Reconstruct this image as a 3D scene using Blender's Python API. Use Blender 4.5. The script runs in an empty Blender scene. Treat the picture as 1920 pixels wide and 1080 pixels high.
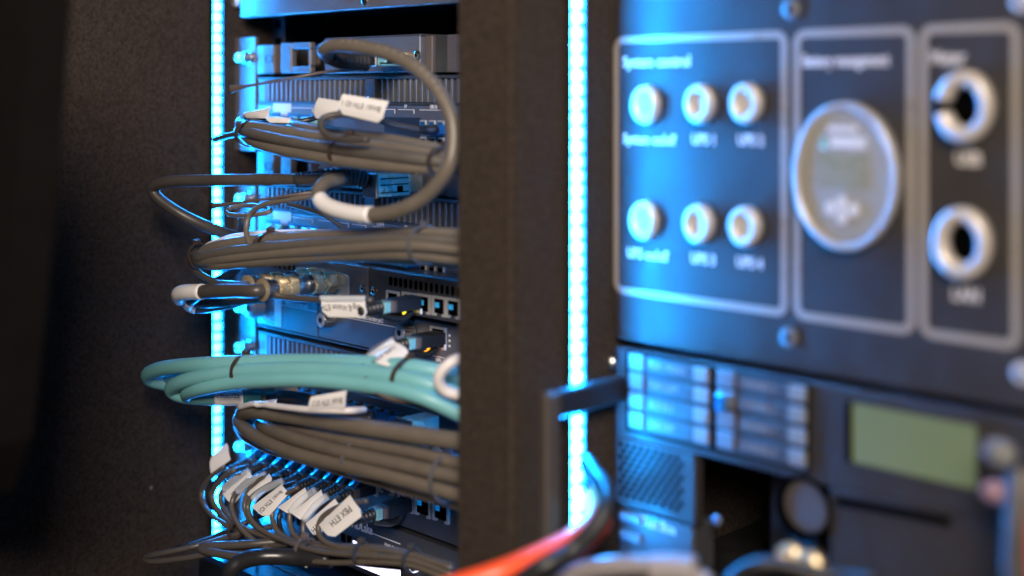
import bpy, bmesh, math, random
from mathutils import Vector, Matrix
random.seed(7)
R = math.radians
SC = bpy.context.scene
COL = SC.collection

# ---------------------------------------------------------------- camera
F = 2450.0            # focal length in pixels of the 1920 wide photograph
HOR = 170.0           # row of the horizon
Y0 = 0.589            # distance from the camera to the plane of the rack fronts
cam = bpy.data.objects.new('camera', bpy.data.cameras.new('camera'))
COL.objects.link(cam)
cam.location = (0, 0, 0)
cam.rotation_euler = (R(90), 0, R(45))
cam.data.sensor_width = 36
cam.data.lens = 36 * F / 1920
cam.data.shift_y = -(540 - HOR) / 1920
cam.data.clip_start = 0.01
cam.data.clip_end = 50
cam.data.dof.use_dof = True
cam.data.dof.focus_distance = 0.915
cam.data.dof.aperture_fstop = 2.15
SC.camera = cam

# ---------------------------------------------------------------- world, lamps, exposure
w = bpy.data.worlds.new('World'); SC.world = w; w.use_nodes = True
w.node_tree.nodes['Background'].inputs[0].default_value = (0.5, 0.48, 0.46, 1)
w.node_tree.nodes['Background'].inputs[1].default_value = 0.006
SC.view_settings.view_transform = 'Standard'
SC.view_settings.look = 'None'
SC.view_settings.exposure = 0
SC.view_settings.gamma = 1

def area(name, loc, target, size, power, color, sy=None):
    l = bpy.data.lights.new(name, 'AREA'); l.energy = power; l.color = color
    l.shape = 'RECTANGLE'; l.size = size; l.size_y = sy or size
    o = bpy.data.objects.new(name, l); COL.objects.link(o); o.location = loc
    d = Vector(target) - Vector(loc)
    o.rotation_euler = d.to_track_quat('-Z', 'Y').to_euler()
    return o
area('ceiling_lamp_warm', (0.36, -0.44, 0.55), (-0.72, 0.55, -0.14), 0.50, 34, (1.0, 0.87, 0.75))
area('added_violet_lamp', (-0.75, 0.0, 1.3), (-0.75, 0.58, 0.0), 0.5, 0.35, (0.50, 0.46, 1.0))  # added lamp without a known source, tints the top panel violet
LED_CHIP, LED_SLEEVE = 470.0, 66.0
LED_COL = (0.003, 0.30, 1.0, 1)

# ---------------------------------------------------------------- coordinates
def X_at(px, o=0.0):
    t = (px - 960) / F; Y = Y0 - o
    return Y * (t - 1) / (t + 1)
def P(px, py, o=0.0):
    """point on the plane o metres in front of the rack fronts that the photograph shows at px, py"""
    Y = Y0 - o; X = X_at(px, o); d = (Y - X) / math.sqrt(2)
    return Vector((X, Y, (HOR - py) * d / F))
def Z_at(px, py, o=0.0): return P(px, py, o).z

# ---------------------------------------------------------------- materials
MATS = {}
def mat(name, col, metal=0.0, rough=0.5, nscale=200, cvar=0.15, bump=0.0, bscale=None, rvar=0.12,
        emit=None, estr=0, spec=0.5, coat=0, alpha=1, stretch=None, trans=0):
    if name in MATS: return MATS[name]
    m = bpy.data.materials.new(name); m.use_nodes = True; MATS[name] = m
    nt = m.node_tree; N = nt.nodes; L = nt.links
    b = N['Principled BSDF']
    b.inputs['Metallic'].default_value = metal
    b.inputs['Specular IOR Level'].default_value = spec
    b.inputs['Coat Weight'].default_value = coat
    b.inputs['Alpha'].default_value = alpha
    b.inputs['Transmission Weight'].default_value = trans
    tc = N.new('ShaderNodeTexCoord'); mp = N.new('ShaderNodeMapping'); L.new(tc.outputs['Object'], mp.inputs[0])
    if stretch: mp.inputs['Scale'].default_value = stretch
    n = N.new('ShaderNodeTexNoise'); n.inputs['Scale'].default_value = nscale; n.inputs['Detail'].default_value = 5
    L.new(mp.outputs[0], n.inputs['Vector'])
    mx = N.new('ShaderNodeMix'); mx.data_type = 'RGBA'
    lo = [c * (1 - cvar) for c in col[:3]] + [1]; hi = [min(1, c * (1 + cvar)) for c in col[:3]] + [1]
    mx.inputs[6].default_value = lo; mx.inputs[7].default_value = hi
    L.new(n.outputs[0], mx.inputs[0]); L.new(mx.outputs[2], b.inputs['Base Color'])
    n2 = N.new('ShaderNodeTexNoise'); n2.inputs['Scale'].default_value = 45; n2.inputs['Detail'].default_value = 6
    L.new(tc.outputs['Object'], n2.inputs['Vector'])
    mr = N.new('ShaderNodeMapRange'); mr.inputs[3].default_value = max(0.02, rough - rvar); mr.inputs[4].default_value = min(1, rough + rvar)
    mr.inputs[1].default_value = 0.3; mr.inputs[2].default_value = 0.7
    L.new(n2.outputs[0], mr.inputs[0]); L.new(mr.outputs[0], b.inputs['Roughness'])
    if bump:
        n3 = N.new('ShaderNodeTexNoise'); n3.inputs['Scale'].default_value = bscale or nscale; n3.inputs['Detail'].default_value = 4
        L.new(mp.outputs[0], n3.inputs['Vector'])
        bp = N.new('ShaderNodeBump'); bp.inputs['Strength'].default_value = bump; bp.inputs['Distance'].default_value = 0.001
        L.new(n3.outputs[0], bp.inputs['Height']); L.new(bp.outputs[0], b.inputs['Normal'])
    if emit:
        b.inputs['Emission Color'].default_value = (*emit[:3], 1); b.inputs['Emission Strength'].default_value = estr
    return m
M = dict(
    carpet=mat('carpet_felt', (0.042, 0.032, 0.026), rough=0.97, nscale=420, cvar=0.95, bump=1.0, bscale=700, rvar=0.03, spec=0.1),
    floor=mat('floor_carpet', (0.022, 0.016, 0.012), rough=0.97, nscale=500, cvar=0.5, bump=0.8, bscale=900, rvar=0.02, spec=0.1),
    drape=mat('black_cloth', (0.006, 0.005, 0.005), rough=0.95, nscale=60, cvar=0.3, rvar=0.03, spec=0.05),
    anod=mat('anodised_grey', (0.15, 0.15, 0.165), metal=0.35, rough=0.42, nscale=700, cvar=0.12, bump=0.05, bscale=1600),
    anod_dark=mat('anodised_dark', (0.06, 0.06, 0.066), metal=0.3, rough=0.42, nscale=700, cvar=0.15, bump=0.05, bscale=1600),
    paint=mat('black_powder_coat', (0.022, 0.022, 0.025), rough=0.42, nscale=900, cvar=0.2, bump=0.15, bscale=2200),
    black=mat('matt_black_plastic', (0.010, 0.010, 0.011), rough=0.5, nscale=300, cvar=0.3),
    void=mat('unlit_interior', (0.0015, 0.0015, 0.0015), rough=1.0, rvar=0, spec=0.0),
    bezel=mat('polished_bezel', (0.50, 0.45, 0.40), metal=0.2, rough=0.30, nscale=300, cvar=0.08),
    ear=mat('grey_painted_ear', (0.13, 0.12, 0.12), metal=0.2, rough=0.4, nscale=400, cvar=0.1),
    keycap=mat('key_cap', (0.17, 0.17, 0.165), rough=0.4),
    rim=mat('dull_rim', (0.42, 0.40, 0.38), metal=0.3, rough=0.35),
    pink=mat('pink_grey_plastic', (0.30, 0.17, 0.17), rough=0.5),
    grip=mat('handle_grip', (0.060, 0.050, 0.044), rough=0.45),
    pprint=mat('panel_print', (0.50, 0.46, 0.42), rough=0.5, cvar=0.05),
    gscreen=mat('gauge_screen_glass', (0.20, 0.19, 0.13), rough=0.3, cvar=0.05),
    pale=mat('pale_cable_jacket', (0.27, 0.245, 0.245), rough=0.45, cvar=0.06),
    panel=mat('brushed_panel', (0.031, 0.027, 0.026), metal=0.1, rough=0.50, spec=0.3, nscale=500, cvar=0.10, stretch=(0.15, 1, 3), bump=0.03),
    steel=mat('bright_steel', (0.62, 0.60, 0.57), metal=1, rough=0.26, nscale=300, cvar=0.12, rvar=0.1),
    satin=mat('satin_aluminium', (0.56, 0.54, 0.52), metal=0.35, rough=0.36, nscale=300, cvar=0.1),
    gold=mat('nickel_brass', (0.80, 0.64, 0.40), metal=0.75, rough=0.27, nscale=200, cvar=0.15),
    tan=mat('beige_plastic', (0.50, 0.38, 0.27), rough=0.45, cvar=0.1),
    brown=mat('brown_grey_plastic', (0.11, 0.085, 0.075), rough=0.45, cvar=0.1),
    cable=mat('grey_cable_jacket', (0.132, 0.113, 0.093), rough=0.36, nscale=80, cvar=0.18, bump=0.04, bscale=300, rvar=0.1),
    cable_dark=mat('dark_cable_jacket', (0.060, 0.052, 0.048), rough=0.36, nscale=90, cvar=0.2, bump=0.04, bscale=300),
    cable_black=mat('black_cable_jacket', (0.018, 0.018, 0.02), rough=0.34, nscale=90, cvar=0.3),
    cable2=mat('grey_cable_jacket_cool', (0.095, 0.085, 0.076), rough=0.40, nscale=120, cvar=0.22, bump=0.05, bscale=260, rvar=0.12),
    cable_fan=mat('thin_grey_jacket_shaded', (0.090, 0.075, 0.062), rough=0.36, nscale=120, cvar=0.2, bump=0.05, bscale=260),  # jacket colour darkened for the light falling off towards the bottom
    cable_low=mat('low_grey_jacket_shaded', (0.112, 0.094, 0.077), rough=0.36, nscale=120, cvar=0.2, bump=0.05, bscale=260),  # weaker light on the third bundle is put into this darker jacket
    faint=mat('faint_jacket_print', (0.30, 0.27, 0.24), rough=0.5),
    teal=mat('aqua_cable_jacket', (0.165, 0.43, 0.46), rough=0.42, nscale=60, cvar=0.08, bump=0.05, bscale=350),
    teal_dark=mat('teal_boot', (0.03, 0.21, 0.20), rough=0.42, cvar=0.1),
    boot=mat('rubber_boot', (0.016, 0.016, 0.017), rough=0.48, cvar=0.3),
    latch=mat('blue_plastic_sheen', (0.012, 0.12, 0.30), rough=0.24, cvar=0.1, coat=0.4),  # blue base also carries the strip's sheen on the latch guards
    paper=mat('white_label_film', (0.78, 0.76, 0.76), rough=0.35, nscale=60, cvar=0.04, coat=0.3),
    film=mat('clear_label_film', (0.75, 0.80, 0.85), rough=0.15, cvar=0.05, alpha=0.35),
    ink=mat('black_ink', (0.02, 0.02, 0.03), rough=0.6),
    print=mat('white_print', (0.88, 0.85, 0.82), rough=0.5, cvar=0.05),
    line=mat('panel_line_print', (0.26, 0.235, 0.21), rough=0.35, metal=0.1, cvar=0.05),
    tie=mat('zip_tie_nylon', (0.05, 0.035, 0.028), rough=0.32, cvar=0.2),
    cyan_lit_metal=mat('shield_metal_cyan_light', (0.38, 0.80, 0.78), metal=0.5, rough=0.24, cvar=0.12),  # cyan light of the strips is put into this base colour
    orange=mat('orange_cable_jacket', (0.92, 0.09, 0.02), rough=0.4, cvar=0.1),
    white=mat('white_cable_jacket', (0.72, 0.68, 0.68), rough=0.4, cvar=0.06),
    led=mat('led_emitter', (0.8, 0.8, 0.8), emit=LED_COL, estr=LED_CHIP),
    sleeve=mat('led_silicone_sleeve', (0.5, 0.5, 0.5), emit=LED_COL, estr=LED_SLEEVE),
    led_dim=mat('dim_led_emitter', (0.8, 0.8, 0.8), emit=LED_COL, estr=LED_CHIP * .16),
    sleeve_dim=mat('dim_led_sleeve', (0.5, 0.5, 0.5), emit=LED_COL, estr=LED_SLEEVE * .16),
    led_left=mat('left_led_emitter', (0.8, 0.8, 0.8), emit=LED_COL, estr=LED_CHIP * .44),
    sleeve_left=mat('left_led_sleeve', (0.5, 0.5, 0.5), emit=LED_COL, estr=LED_SLEEVE * .44),
    lcd=mat('green_lcd', (0.085, 0.10, 0.045), rough=0.5, nscale=30, cvar=0.08, emit=(0.25, 0.33, 0.10), estr=0.20),
    display=mat('lit_white_display', (0.6, 0.6, 0.6), emit=(0.80, 0.76, 1.0), estr=3.0, rough=0.3),
    amber=mat('amber_led', (0.8, 0.4, 0.05), emit=(1.0, 0.38, 0.01), estr=3.0),
    yellow=mat('yellow_led', (0.8, 0.7, 0.05), emit=(1.0, 0.80, 0.02), estr=2.4),
    blue_glow=mat('blue_light_glow', (0.05, 0.4, 0.8), emit=(0.0, 0.26, 0.6), estr=0.35),  # strip light on contacts and grips, put in as a faint glow
    glass=mat('gauge_face', (0.23, 0.22, 0.20), rough=0.3, nscale=30, cvar=0.08),
    tray=mat('glossy_dark_lid', (0.012, 0.020, 0.030), rough=0.17, coat=0.2, rvar=0.05, nscale=100),
    red=mat('red_plastic', (0.55, 0.03, 0.025), rough=0.4),
    green_lit=mat('green_edge_light', (0.03, 0.16, 0.05), rough=0.4),  # green light on the network unit's top edge, painted as a strip
)

# ---------------------------------------------------------------- objects
WL = {}     # world location of every object built
def link(name, me, loc, parent=None):
    o = bpy.data.objects.new(name, me); COL.objects.link(o)
    loc = Vector(loc); WL[o.name] = loc
    if parent is not None:
        o.parent = parent; o.location = loc - WL[parent.name]
    else: o.location = loc
    return o
def tag(o, label=None, cat=None, group=None, kind=None):
    if label: o['label'] = label
    if cat: o['category'] = cat
    if group: o['group'] = group
    if kind: o['kind'] = kind
    return o
def thing(name, loc, label, cat, group=None):
    return tag(link(name, None, loc), label, cat, group)
def mesh_from(verts, faces, m, smooth=False, name='mesh'):
    me = bpy.data.meshes.new(name); me.from_pydata([tuple(v) for v in verts], [], faces); me.update()
    me.materials.append(M[m] if isinstance(m, str) else m)
    if smooth:
        for p in me.polygons: p.use_smooth = True
    return me
BOXC = {}
def box_mesh(sx, sy, sz, m, bev=0.0004):
    k = (round(sx, 5), round(sy, 5), round(sz, 5), m, bev)
    if k in BOXC: return BOXC[k]
    bm = bmesh.new(); bmesh.ops.create_cube(bm, size=1)
    bmesh.ops.scale(bm, vec=(sx, sy, sz), verts=bm.verts)
    b = min(bev, 0.3 * min(sx, sy, sz))
    if b > 0: bmesh.ops.bevel(bm, geom=bm.edges[:], offset=b, segments=1, affect='EDGES')
    me = bpy.data.meshes.new('box'); bm.to_mesh(me); bm.free(); me.materials.append(M[m]); BOXC[k] = me
    return me
def box(name, c, s, m, parent=None, bev=0.0004):
    return link(name, box_mesh(s[0], s[1], s[2], m, bev), c, parent)
def fbox(name, x0, x1, z0, z1, o0, o1, m, parent=None, bev=0.0004):
    """box given by X range, Z range and its reach in front of the rack plane (o0 behind, o1 front)"""
    return box(name, ((x0 + x1) / 2, Y0 - (o0 + o1) / 2, (z0 + z1) / 2), (abs(x1 - x0), abs(o1 - o0), abs(z1 - z0)), m, parent, bev)
def lathe(name, prof, axis, c, m, parent=None, seg=28, knurl=None, hexs=()):
    """prof = [(t, r)] along axis from c; knurl = (t0, t1, depth) ridged band; smooth"""
    ax = Vector(axis).normalized(); u = ax.orthogonal().normalized(); v = ax.cross(u)
    vs = []; fs = []
    for i, (t, r) in enumerate(prof):
        for k in range(seg):
            a = 2 * math.pi * k / seg; rr = r
            if knurl and knurl[0] <= t <= knurl[1] and (i + k) % 2: rr -= knurl[2]
            vs.append(ax * t + u * (rr * math.cos(a)) + v * (rr * math.sin(a)))
    n = len(prof)
    for i in range(n - 1):
        for k in range(seg):
            k2 = (k + 1) % seg
            fs.append((i * seg + k, i * seg + k2, (i + 1) * seg + k2, (i + 1) * seg + k))
    fs.append(tuple(reversed(range(seg)))); fs.append(tuple(range((n - 1) * seg, n * seg)))
    me = mesh_from(vs, fs, m)
    if seg > 8 and not knurl:
        for p in me.polygons[:-2]: p.use_smooth = True
        try: me.set_sharp_from_angle(angle=R(35))
        except Exception: pass
    return link(name, me, c, parent)
OUT = Vector((0, -1, 0))
def disc(name, x, z, o0, o1, r, m, parent=None, seg=28, r1=None):
    L = o1 - o0; ch = min(0.0008, L * .3, r * .3)
    return lathe(name, [(0, r), (L - ch, r1 or r), (L, (r1 or r) - ch)], OUT, (x, Y0 - o0, z), m, parent, seg)
def ring_face(name, x, z, o0, o1, ro, ri, m, parent=None, seg=40, dome=0.0015, key=None):
    vs = []; fs = []
    prof = [(o0, ro), (o1 - dome, ro), (o1, ro * .9 + ri * .1), (o1, ro * .3 + ri * .7), (o1 - dome, ri), (o0, ri)]
    n = len(prof)
    ang = [2 * math.pi * k / seg for k in range(seg)]
    for (o, r) in prof:
        for a in ang: vs.append((r * math.cos(a), -o, r * math.sin(a)))
    ks = [k for k in range(seg) if not (key and abs(((ang[k] + math.pi / seg - key[0] + math.pi) % (2 * math.pi)) - math.pi) < key[1])]
    for i in range(n):
        i2 = (i + 1) % n
        for k in ks:
            k2 = (k + 1) % seg
            fs.append((i * seg + k, i * seg + k2, i2 * seg + k2, i2 * seg + k))
    return link(name, mesh_from(vs, fs, m, True), (x, Y0, z), parent)
def catmull(pts, n=8, closed=False):
    pts = [Vector(p) for p in pts]; out = []
    q = [pts[0] * 2 - pts[1]] + pts + [pts[-1] * 2 - pts[-2]]
    for i in range(1, len(q) - 2):
        p0, p1, p2, p3 = q[i - 1:i + 3]
        for k in range(n):
            t = k / n
            out.append(0.5 * ((2 * p1) + (p2 - p0) * t + (2 * p0 - 5 * p1 + 4 * p2 - p3) * t * t + (3 * p1 - p0 - 3 * p2 + p3) * t ** 3))
    out.append(pts[-1])
    return out
def sweep(path, rad, m, seg=14, flat=1.0, smooth=True):
    """tube mesh along path; rad = number or function(index, fraction)"""
    n = len(path); c = path[n // 2].copy(); vs = []; fs = []
    tan = [(path[min(i + 1, n - 1)] - path[max(i - 1, 0)]).normalized() for i in range(n)]
    up = Vector((0, 0, 1)); 
    if abs(tan[0].dot(up)) > .9: up = Vector((1, 0, 0))
    nrm = (up - tan[0] * up.dot(tan[0])).normalized()
    for i in range(n):
        nrm = nrm - tan[i] * nrm.dot(tan[i])
        nrm.normalize(); bn = tan[i].cross(nrm)
        r = rad(i, i / (n - 1)) if callable(rad) else rad
        for k in range(seg):
            a = 2 * math.pi * k / seg
            vs.append(path[i] - c + nrm * (r * math.cos(a)) + bn * (r * flat * math.sin(a)))
    for i in range(n - 1):
        for k in range(seg):
            k2 = (k + 1) % seg
            fs.append((i * seg + k, i * seg + k2, (i + 1) * seg + k2, (i + 1) * seg + k))
    fs.append(tuple(reversed(range(seg)))); fs.append(tuple(range((n - 1) * seg, n * seg)))
    return mesh_from(vs, fs, m, smooth), c
def tube(name, path, rad, m, parent=None, seg=14, flat=1.0, smooth=True):
    me, c = sweep(path, rad, m, seg, flat, smooth)
    return link(name, me, c, parent)
def px_path(pts, n=8): return catmull([p if isinstance(p, Vector) else P(*p) for p in pts], n)
def cable(name, pts, r, m, label, cat='cable', group=None, n=8):
    if not isinstance(pts[0], Vector) and pts[0][0] in (850, 860):
        (x0, y0, o0), (x1, y1, o1) = pts[0], pts[1]; k = 32 / (x0 - x1)
        pts = [(x0 + 32, y0 + (y0 - y1) * k, o0 + (o0 - o1) * k * .6)] + list(pts)
    path = px_path(pts, n)
    o = tube(name, path, r, m)
    tag(o, label, cat, group)
    return o, path
def ribbed(r0, r1, pitch_n):
    return lambda i, f: (r0 + (r1 - r0) * f) * (1.0 if (i % 3) else 0.80)
def boot(parent, pts, r0, r1, m='boot', n=12, name='boot'):
    path = px_path(pts, n) if not isinstance(pts[0], Vector) else catmull(pts, n)
    return tube(name, path, ribbed(r0, r1, 3), m, parent, 14, 1.0, False)
def raw_text(s, size, align='LEFT', ext=0.00012, bold=0.0):
    cu = bpy.data.curves.new('t', 'FONT'); cu.body = s; cu.size = size; cu.align_x = align; cu.extrude = ext
    cu.resolution_u = 3; cu.offset = bold
    ob = bpy.data.objects.new('t', cu); COL.objects.link(ob)
    bpy.context.view_layer.update()
    me = bpy.data.meshes.new_from_object(ob.evaluated_get(bpy.context.evaluated_depsgraph_get()))
    bpy.data.objects.remove(ob); me.materials.clear()
    return me
def text(s, pos, size, m, parent, xdir=(1, 0, 0), up=(0, 0, 1), squash=0.8, name='lettering', align='LEFT', ext=0.00012, bold=0.0):
    me = raw_text(s, size, align, ext, bold)
    xd = Vector(xdir).normalized(); ud = Vector(up); ud = (ud - xd * ud.dot(xd)).normalized(); nd = xd.cross(ud)
    mx = Matrix((xd * squash, ud, nd)).transposed()
    for v in me.vertices: v.co = mx @ v.co
    me.materials.append(M[m])
    return link(name, me, pos, parent)
def ftext(s, px, py, size, m, parent, o=0.0, squash=0.8, align='LEFT'):
    return text(s, P(px, py, o + 0.0003), size, m, parent, squash=squash, align=align)
def rrect_line(name, x0, x1, z0, z1, o, wd, rad, m, parent, th=0.0004):
    def loop(ins):
        a0, a1, b0, b1 = x0 + ins, x1 - ins, z0 + ins, z1 - ins; rr = max(rad - ins, 0.0004); out = []
        for (cx, cz, s) in ((a1 - rr, b1 - rr, 0), (a0 + rr, b1 - rr, 90), (a0 + rr, b0 + rr, 180), (a1 - rr, b0 + rr, 270)):
            for k in range(7):
                a = R(s + 15 * k); out.append((cx + rr * math.cos(a), cz + rr * math.sin(a)))
        return out
    A, B = loop(0), loop(wd); n = len(A); cx, cz = (x0 + x1) / 2, (z0 + z1) / 2
    vs = [(a - cx, 0, b - cz) for a, b in A] + [(a - cx, -th, b - cz) for a, b in A] + [(a - cx, -th, b - cz) for a, b in B] + [(a - cx, 0, b - cz) for a, b in B]
    fs = []
    for j in range(3):
        for k in range(n):
            k2 = (k + 1) % n
            fs.append((j * n + k, j * n + k2, (j + 1) * n + k2, (j + 1) * n + k))
    return link(name, mesh_from(vs, fs, m), (cx, Y0 - o, cz), parent)
def rrect_plate(name, x0, x1, z0, z1, o0, o1, rad, m, parent):
    cx, cz = (x0 + x1) / 2, (z0 + z1) / 2; pts = []
    for (ax, az, s) in ((x1 - rad, z1 - rad, 0), (x0 + rad, z1 - rad, 90), (x0 + rad, z0 + rad, 180), (x1 - rad, z0 + rad, 270)):
        for k in range(6):
            a = R(s + 18 * k); pts.append((ax + rad * math.cos(a) - cx, az + rad * math.sin(a) - cz))
    n = len(pts)
    vs = [(a, -o0, b) for a, b in pts] + [(a, -o1, b) for a, b in pts]
    fs = [tuple(range(n)), tuple(reversed(range(n, 2 * n)))] + [(k, (k + 1) % n, n + (k + 1) % n, n + k) for k in range(n)]
    return link(name, mesh_from(vs, fs, m), (cx, Y0, cz), parent)
def screw(px, py, parent, o=0.0, r=0.0028, h=0.0016, m='steel', name='screw'):
    p = P(px, py, o)
    s = lathe(name, [(0, r), (h * .5, r), (h, r * .55)], OUT, p, m, parent, 18)
    disc('socket', p.x, p.z, o + h * .8, o + h + 0.0001, r * .42, 'void', s, 6)
    return s
def zip_tie(px, py, o, half_h, half_d, label, dirpx=(10, 0), wide=0.0028, head=True, m='tie', tail=None):
    c = P(px, py, o); d = (P(px + dirpx[0], py + dirpx[1], o) - c).normalized()
    upv = (Vector((0, 0, 1)) - d * d.z).normalized(); dep = d.cross(upv)
    vs = []; fs = []; n = 30
    for k in range(n):
        a = 2 * math.pi * k / n
        for (rr, ww) in ((0, -wide / 2), (0.0009, -wide / 2), (0.0009, wide / 2), (0, wide / 2)):
            vs.append(upv * ((half_h + rr) * math.cos(a)) + dep * ((half_d + rr) * math.sin(a)) + d * ww)
    for k in range(n):
        k2 = (k + 1) % n
        for j in range(4):
            j2 = (j + 1) % 4
            fs.append((k * 4 + j, k2 * 4 + j, k2 * 4 + j2, k * 4 + j2))
    t = link('cable_tie', mesh_from(vs, fs, m), c)
    tag(t, label, 'cable tie')
    if head:
        hp = c + upv * (half_h + 0.0015)
        h = box('tie_head', hp, (0.0044, 0.0044, 0.0036), m, t)
        h.rotation_euler = (0.2, 0.15, 0.4)
    if tail: tube('tail', px_path(tail), 0.0012, m, t, 6, 0.4)
    return t
def label_flag(parent, quad, txt=None, tsize=0.005, flip=True, curl=0.0015, tcol='ink', tpos=(0.10, 0.30), squash=.85):
    """quad: 4 (px,py,o): cable edge a->b, outer edge c (beyond b), d (beyond a). The writing stands upside down unless flip is False"""
    a, b, c, d = [P(*q) for q in quad]; N = 8; vs = []; fs = []; cen = (a + b + c + d) / 4
    nrm = ((b - a).cross(d - a)).normalized()
    if nrm.dot(Vector((0.7, -0.7, 0))) < 0: nrm = -nrm
    def S(u, v):
        return a.lerp(b, u).lerp(d.lerp(c, u), v) + nrm * (curl * math.sin(v * 3.0) * (1 + .5 * math.sin(u * 3)))
    cut = .10
    for i in range(N + 1):
        u = i / N
        for j in range(5):
            v = j / 4; uu = u
            if j == 4 and i == 0: uu = cut
            if j == 4 and i == N: uu = 1 - cut
            vs.append(S(uu, v) - cen)
    K = len(vs); vs += [v - nrm * 0.00035 for v in vs]
    for i in range(N):
        for j in range(4):
            q = [i * 5 + j, (i + 1) * 5 + j, (i + 1) * 5 + j + 1, i * 5 + j + 1]
            fs.append(q); fs.append([K + x for x in reversed(q)])
    ed = [(i * 5, (i + 1) * 5) for i in range(N)] + [((i + 1) * 5 + 4, i * 5 + 4) for i in range(N)] + [(j + 1, j) for j in range(4)] + [(N * 5 + j, N * 5 + j + 1) for j in range(4)]
    for x, y in ed: fs.append([y, x, K + x, K + y])
    f = link('label_flag', mesh_from(vs, fs, 'paper', True), cen, parent)
    try: f.data.set_sharp_from_angle(angle=R(50))
    except Exception: pass
    if txt:
        me = raw_text(txt, tsize, ext=0.00006, bold=tsize * .004)
        w_ = ((b - a).length + (c - d).length) / 2; h_ = ((d - a).length + (c - b).length) / 2
        for v in me.vertices:
            x, y, z = v.co; x *= squash
            if flip: u, vv = 1 - tpos[0] - x / w_, tpos[1] + y / h_
            else: u, vv = tpos[0] + x / w_, 1 - tpos[1] - y / h_
            v.co = S(u, vv) + nrm * (0.00016 + z) - cen
        me.materials.append(M[tcol])
        link('lettering', me, cen, f)
    return f

# ================================================================ SETTING
FL = -0.43
tag(box('floor', (-0.9, 0.2, FL - 0.01), (6, 6, 0.02), 'floor', None, 0), kind='structure')
tag(box('back_wall', (-0.9, 1.6, 0.8), (6, 0.05, 2.6), 'drape', None, 0), kind='structure')

# carpeted walls of the case
FRONT = 0.0845
def case_wall(x0, x1, label, FRONT):
    bm = bmesh.new(); bmesh.ops.create_cube(bm, size=1)
    bmesh.ops.scale(bm, vec=(x1 - x0, FRONT + 0.45, 0.95), verts=bm.verts)
    ve = [e for e in bm.edges if abs(e.verts[0].co.z - e.verts[1].co.z) > .5 and e.verts[0].co.y < 0]
    bmesh.ops.bevel(bm, geom=ve, offset=0.0045, segments=5, affect='EDGES')
    me = bpy.data.meshes.new('wall'); bm.to_mesh(me); bm.free(); me.materials.append(M['carpet'])
    for p in me.polygons: p.use_smooth = True
    me.set_sharp_from_angle(angle=R(40))
    return tag(link('case_wall', me, ((x0 + x1) / 2, Y0 - FRONT + (FRONT + .45) / 2, FL + .475)), label, 'case wall')
W1 = case_wall(-0.930, -0.904, 'dark carpeted side wall of the rack case, left of the left light strip', .33)
W2 = case_wall(-0.552, -0.5055, 'grey brown carpeted divider standing between the cable bay and the control panel', .0845)
W3 = case_wall(-0.165, -0.143, 'carpeted wall at the right end of the control panel bay', .0845)
for (px, py) in ((284, 915),):
    Yp = -(-0.904) * (1 + (px - 960) / F) / (1 - (px - 960) / F)
    d = (Yp + .904) / math.sqrt(2)
    disc_o = lathe('staple', [(0, .0018), (.0006, .0012)], (1, 0, 0), (-0.904, Yp, (HOR - py) * d / F), 'ear', W1, 12)
tag(box('rear_panel', (-0.55, Y0 + 0.44, 0.04), (0.74, 0.012, 0.92), 'void', None), 'black inner back of the rack case behind the equipment', 'rear panel')

def slab(name, outline, o, th, m, label, cat):
    pts = [P(a, b, o) for a, b in outline]; c = sum(pts, Vector()) / len(pts); n = len(pts)
    vs = [p - c for p in pts] + [p - c + Vector((0, -th, 0)) for p in pts]
    fs = [tuple(range(n)), tuple(reversed(range(n, 2 * n)))] + [(k, n + k, n + (k + 1) % n, (k + 1) % n) for k in range(n)]
    me = mesh_from(vs, fs, m); bm = bmesh.new(); bm.from_mesh(me); bmesh.ops.recalc_face_normals(bm, faces=bm.faces); bm.to_mesh(me); bm.free()
    return tag(link(name, me, c), label, cat)
slab('side_cover', [(140, -90), (124, 150), (106, 380), (86, 600), (60, 820), (25, 920), (-40, 960), (-500, 990), (-500, -90)], .30, .02, 'drape', 'black cover at the far left of the picture, placed to shade the side wall', 'cover')  # outline and distance set so its shadow darkens the side wall

# ---------------------------------------------------------------- light strips
def led_strip(xw, ya, yb, z0, z1, label, sg=1, dim=''):
    t = thing('light_strip', (xw, (ya + yb) / 2, z0), label, 'LED strip')
    yc = (ya + yb) / 2; wd = yb - ya
    box('backing', (xw + sg * .0008, yc, (z0 + z1) / 2), (.0014, wd + .0020, z1 - z0), 'satin', t)
    for yy in (ya - .0018, yb + .0018): box('light_stop_lip', (xw + sg * .0024, yy, (z0 + z1) / 2), (.0048, .0012, z1 - z0), 'black', t)  # added lips that stop strip light from grazing the carpet
    # silicone sleeve as a half-round bar
    n = 8; vs = []; fs = []
    for z in (z0 - (z0 + z1) / 2, z1 - (z0 + z1) / 2):
        for k in range(n + 1):
            a = math.pi * k / n; vs.append((sg * .0026 * math.sin(a), -wd / 2 * math.cos(a) * .80, z))
    for k in range(n): fs.append((k, k + 1, n + 2 + k, n + 1 + k))
    fs += [tuple(range(n + 1)), tuple(range(n + 1, 2 * n + 2))]
    link('sleeve', mesh_from(vs, fs, 'sleeve' + dim, True), (xw + sg * .0016, yc, (z0 + z1) / 2), t)
    me = box_mesh(.0030, wd * .80, .0054, 'led' + dim, .0006)
    z = z0 + .004
    while z < z1 - .003:
        link('led_chip', me, (xw + sg * (.0030 + random.uniform(0, .0004)), yc + random.uniform(-.0002, .0002), z + random.uniform(-.0003, .0003)), t); z += .0082
    return t
led_strip(-0.904, 0.5658, 0.5726, -0.372, 0.14, 'glowing blue white LED strip up the far left wall behind the cable loops', dim='_left')
led_strip(-0.5055, 0.5502, 0.5590, -0.266, 0.14, 'glowing blue white LED strip on the right of the carpeted divider')

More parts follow.
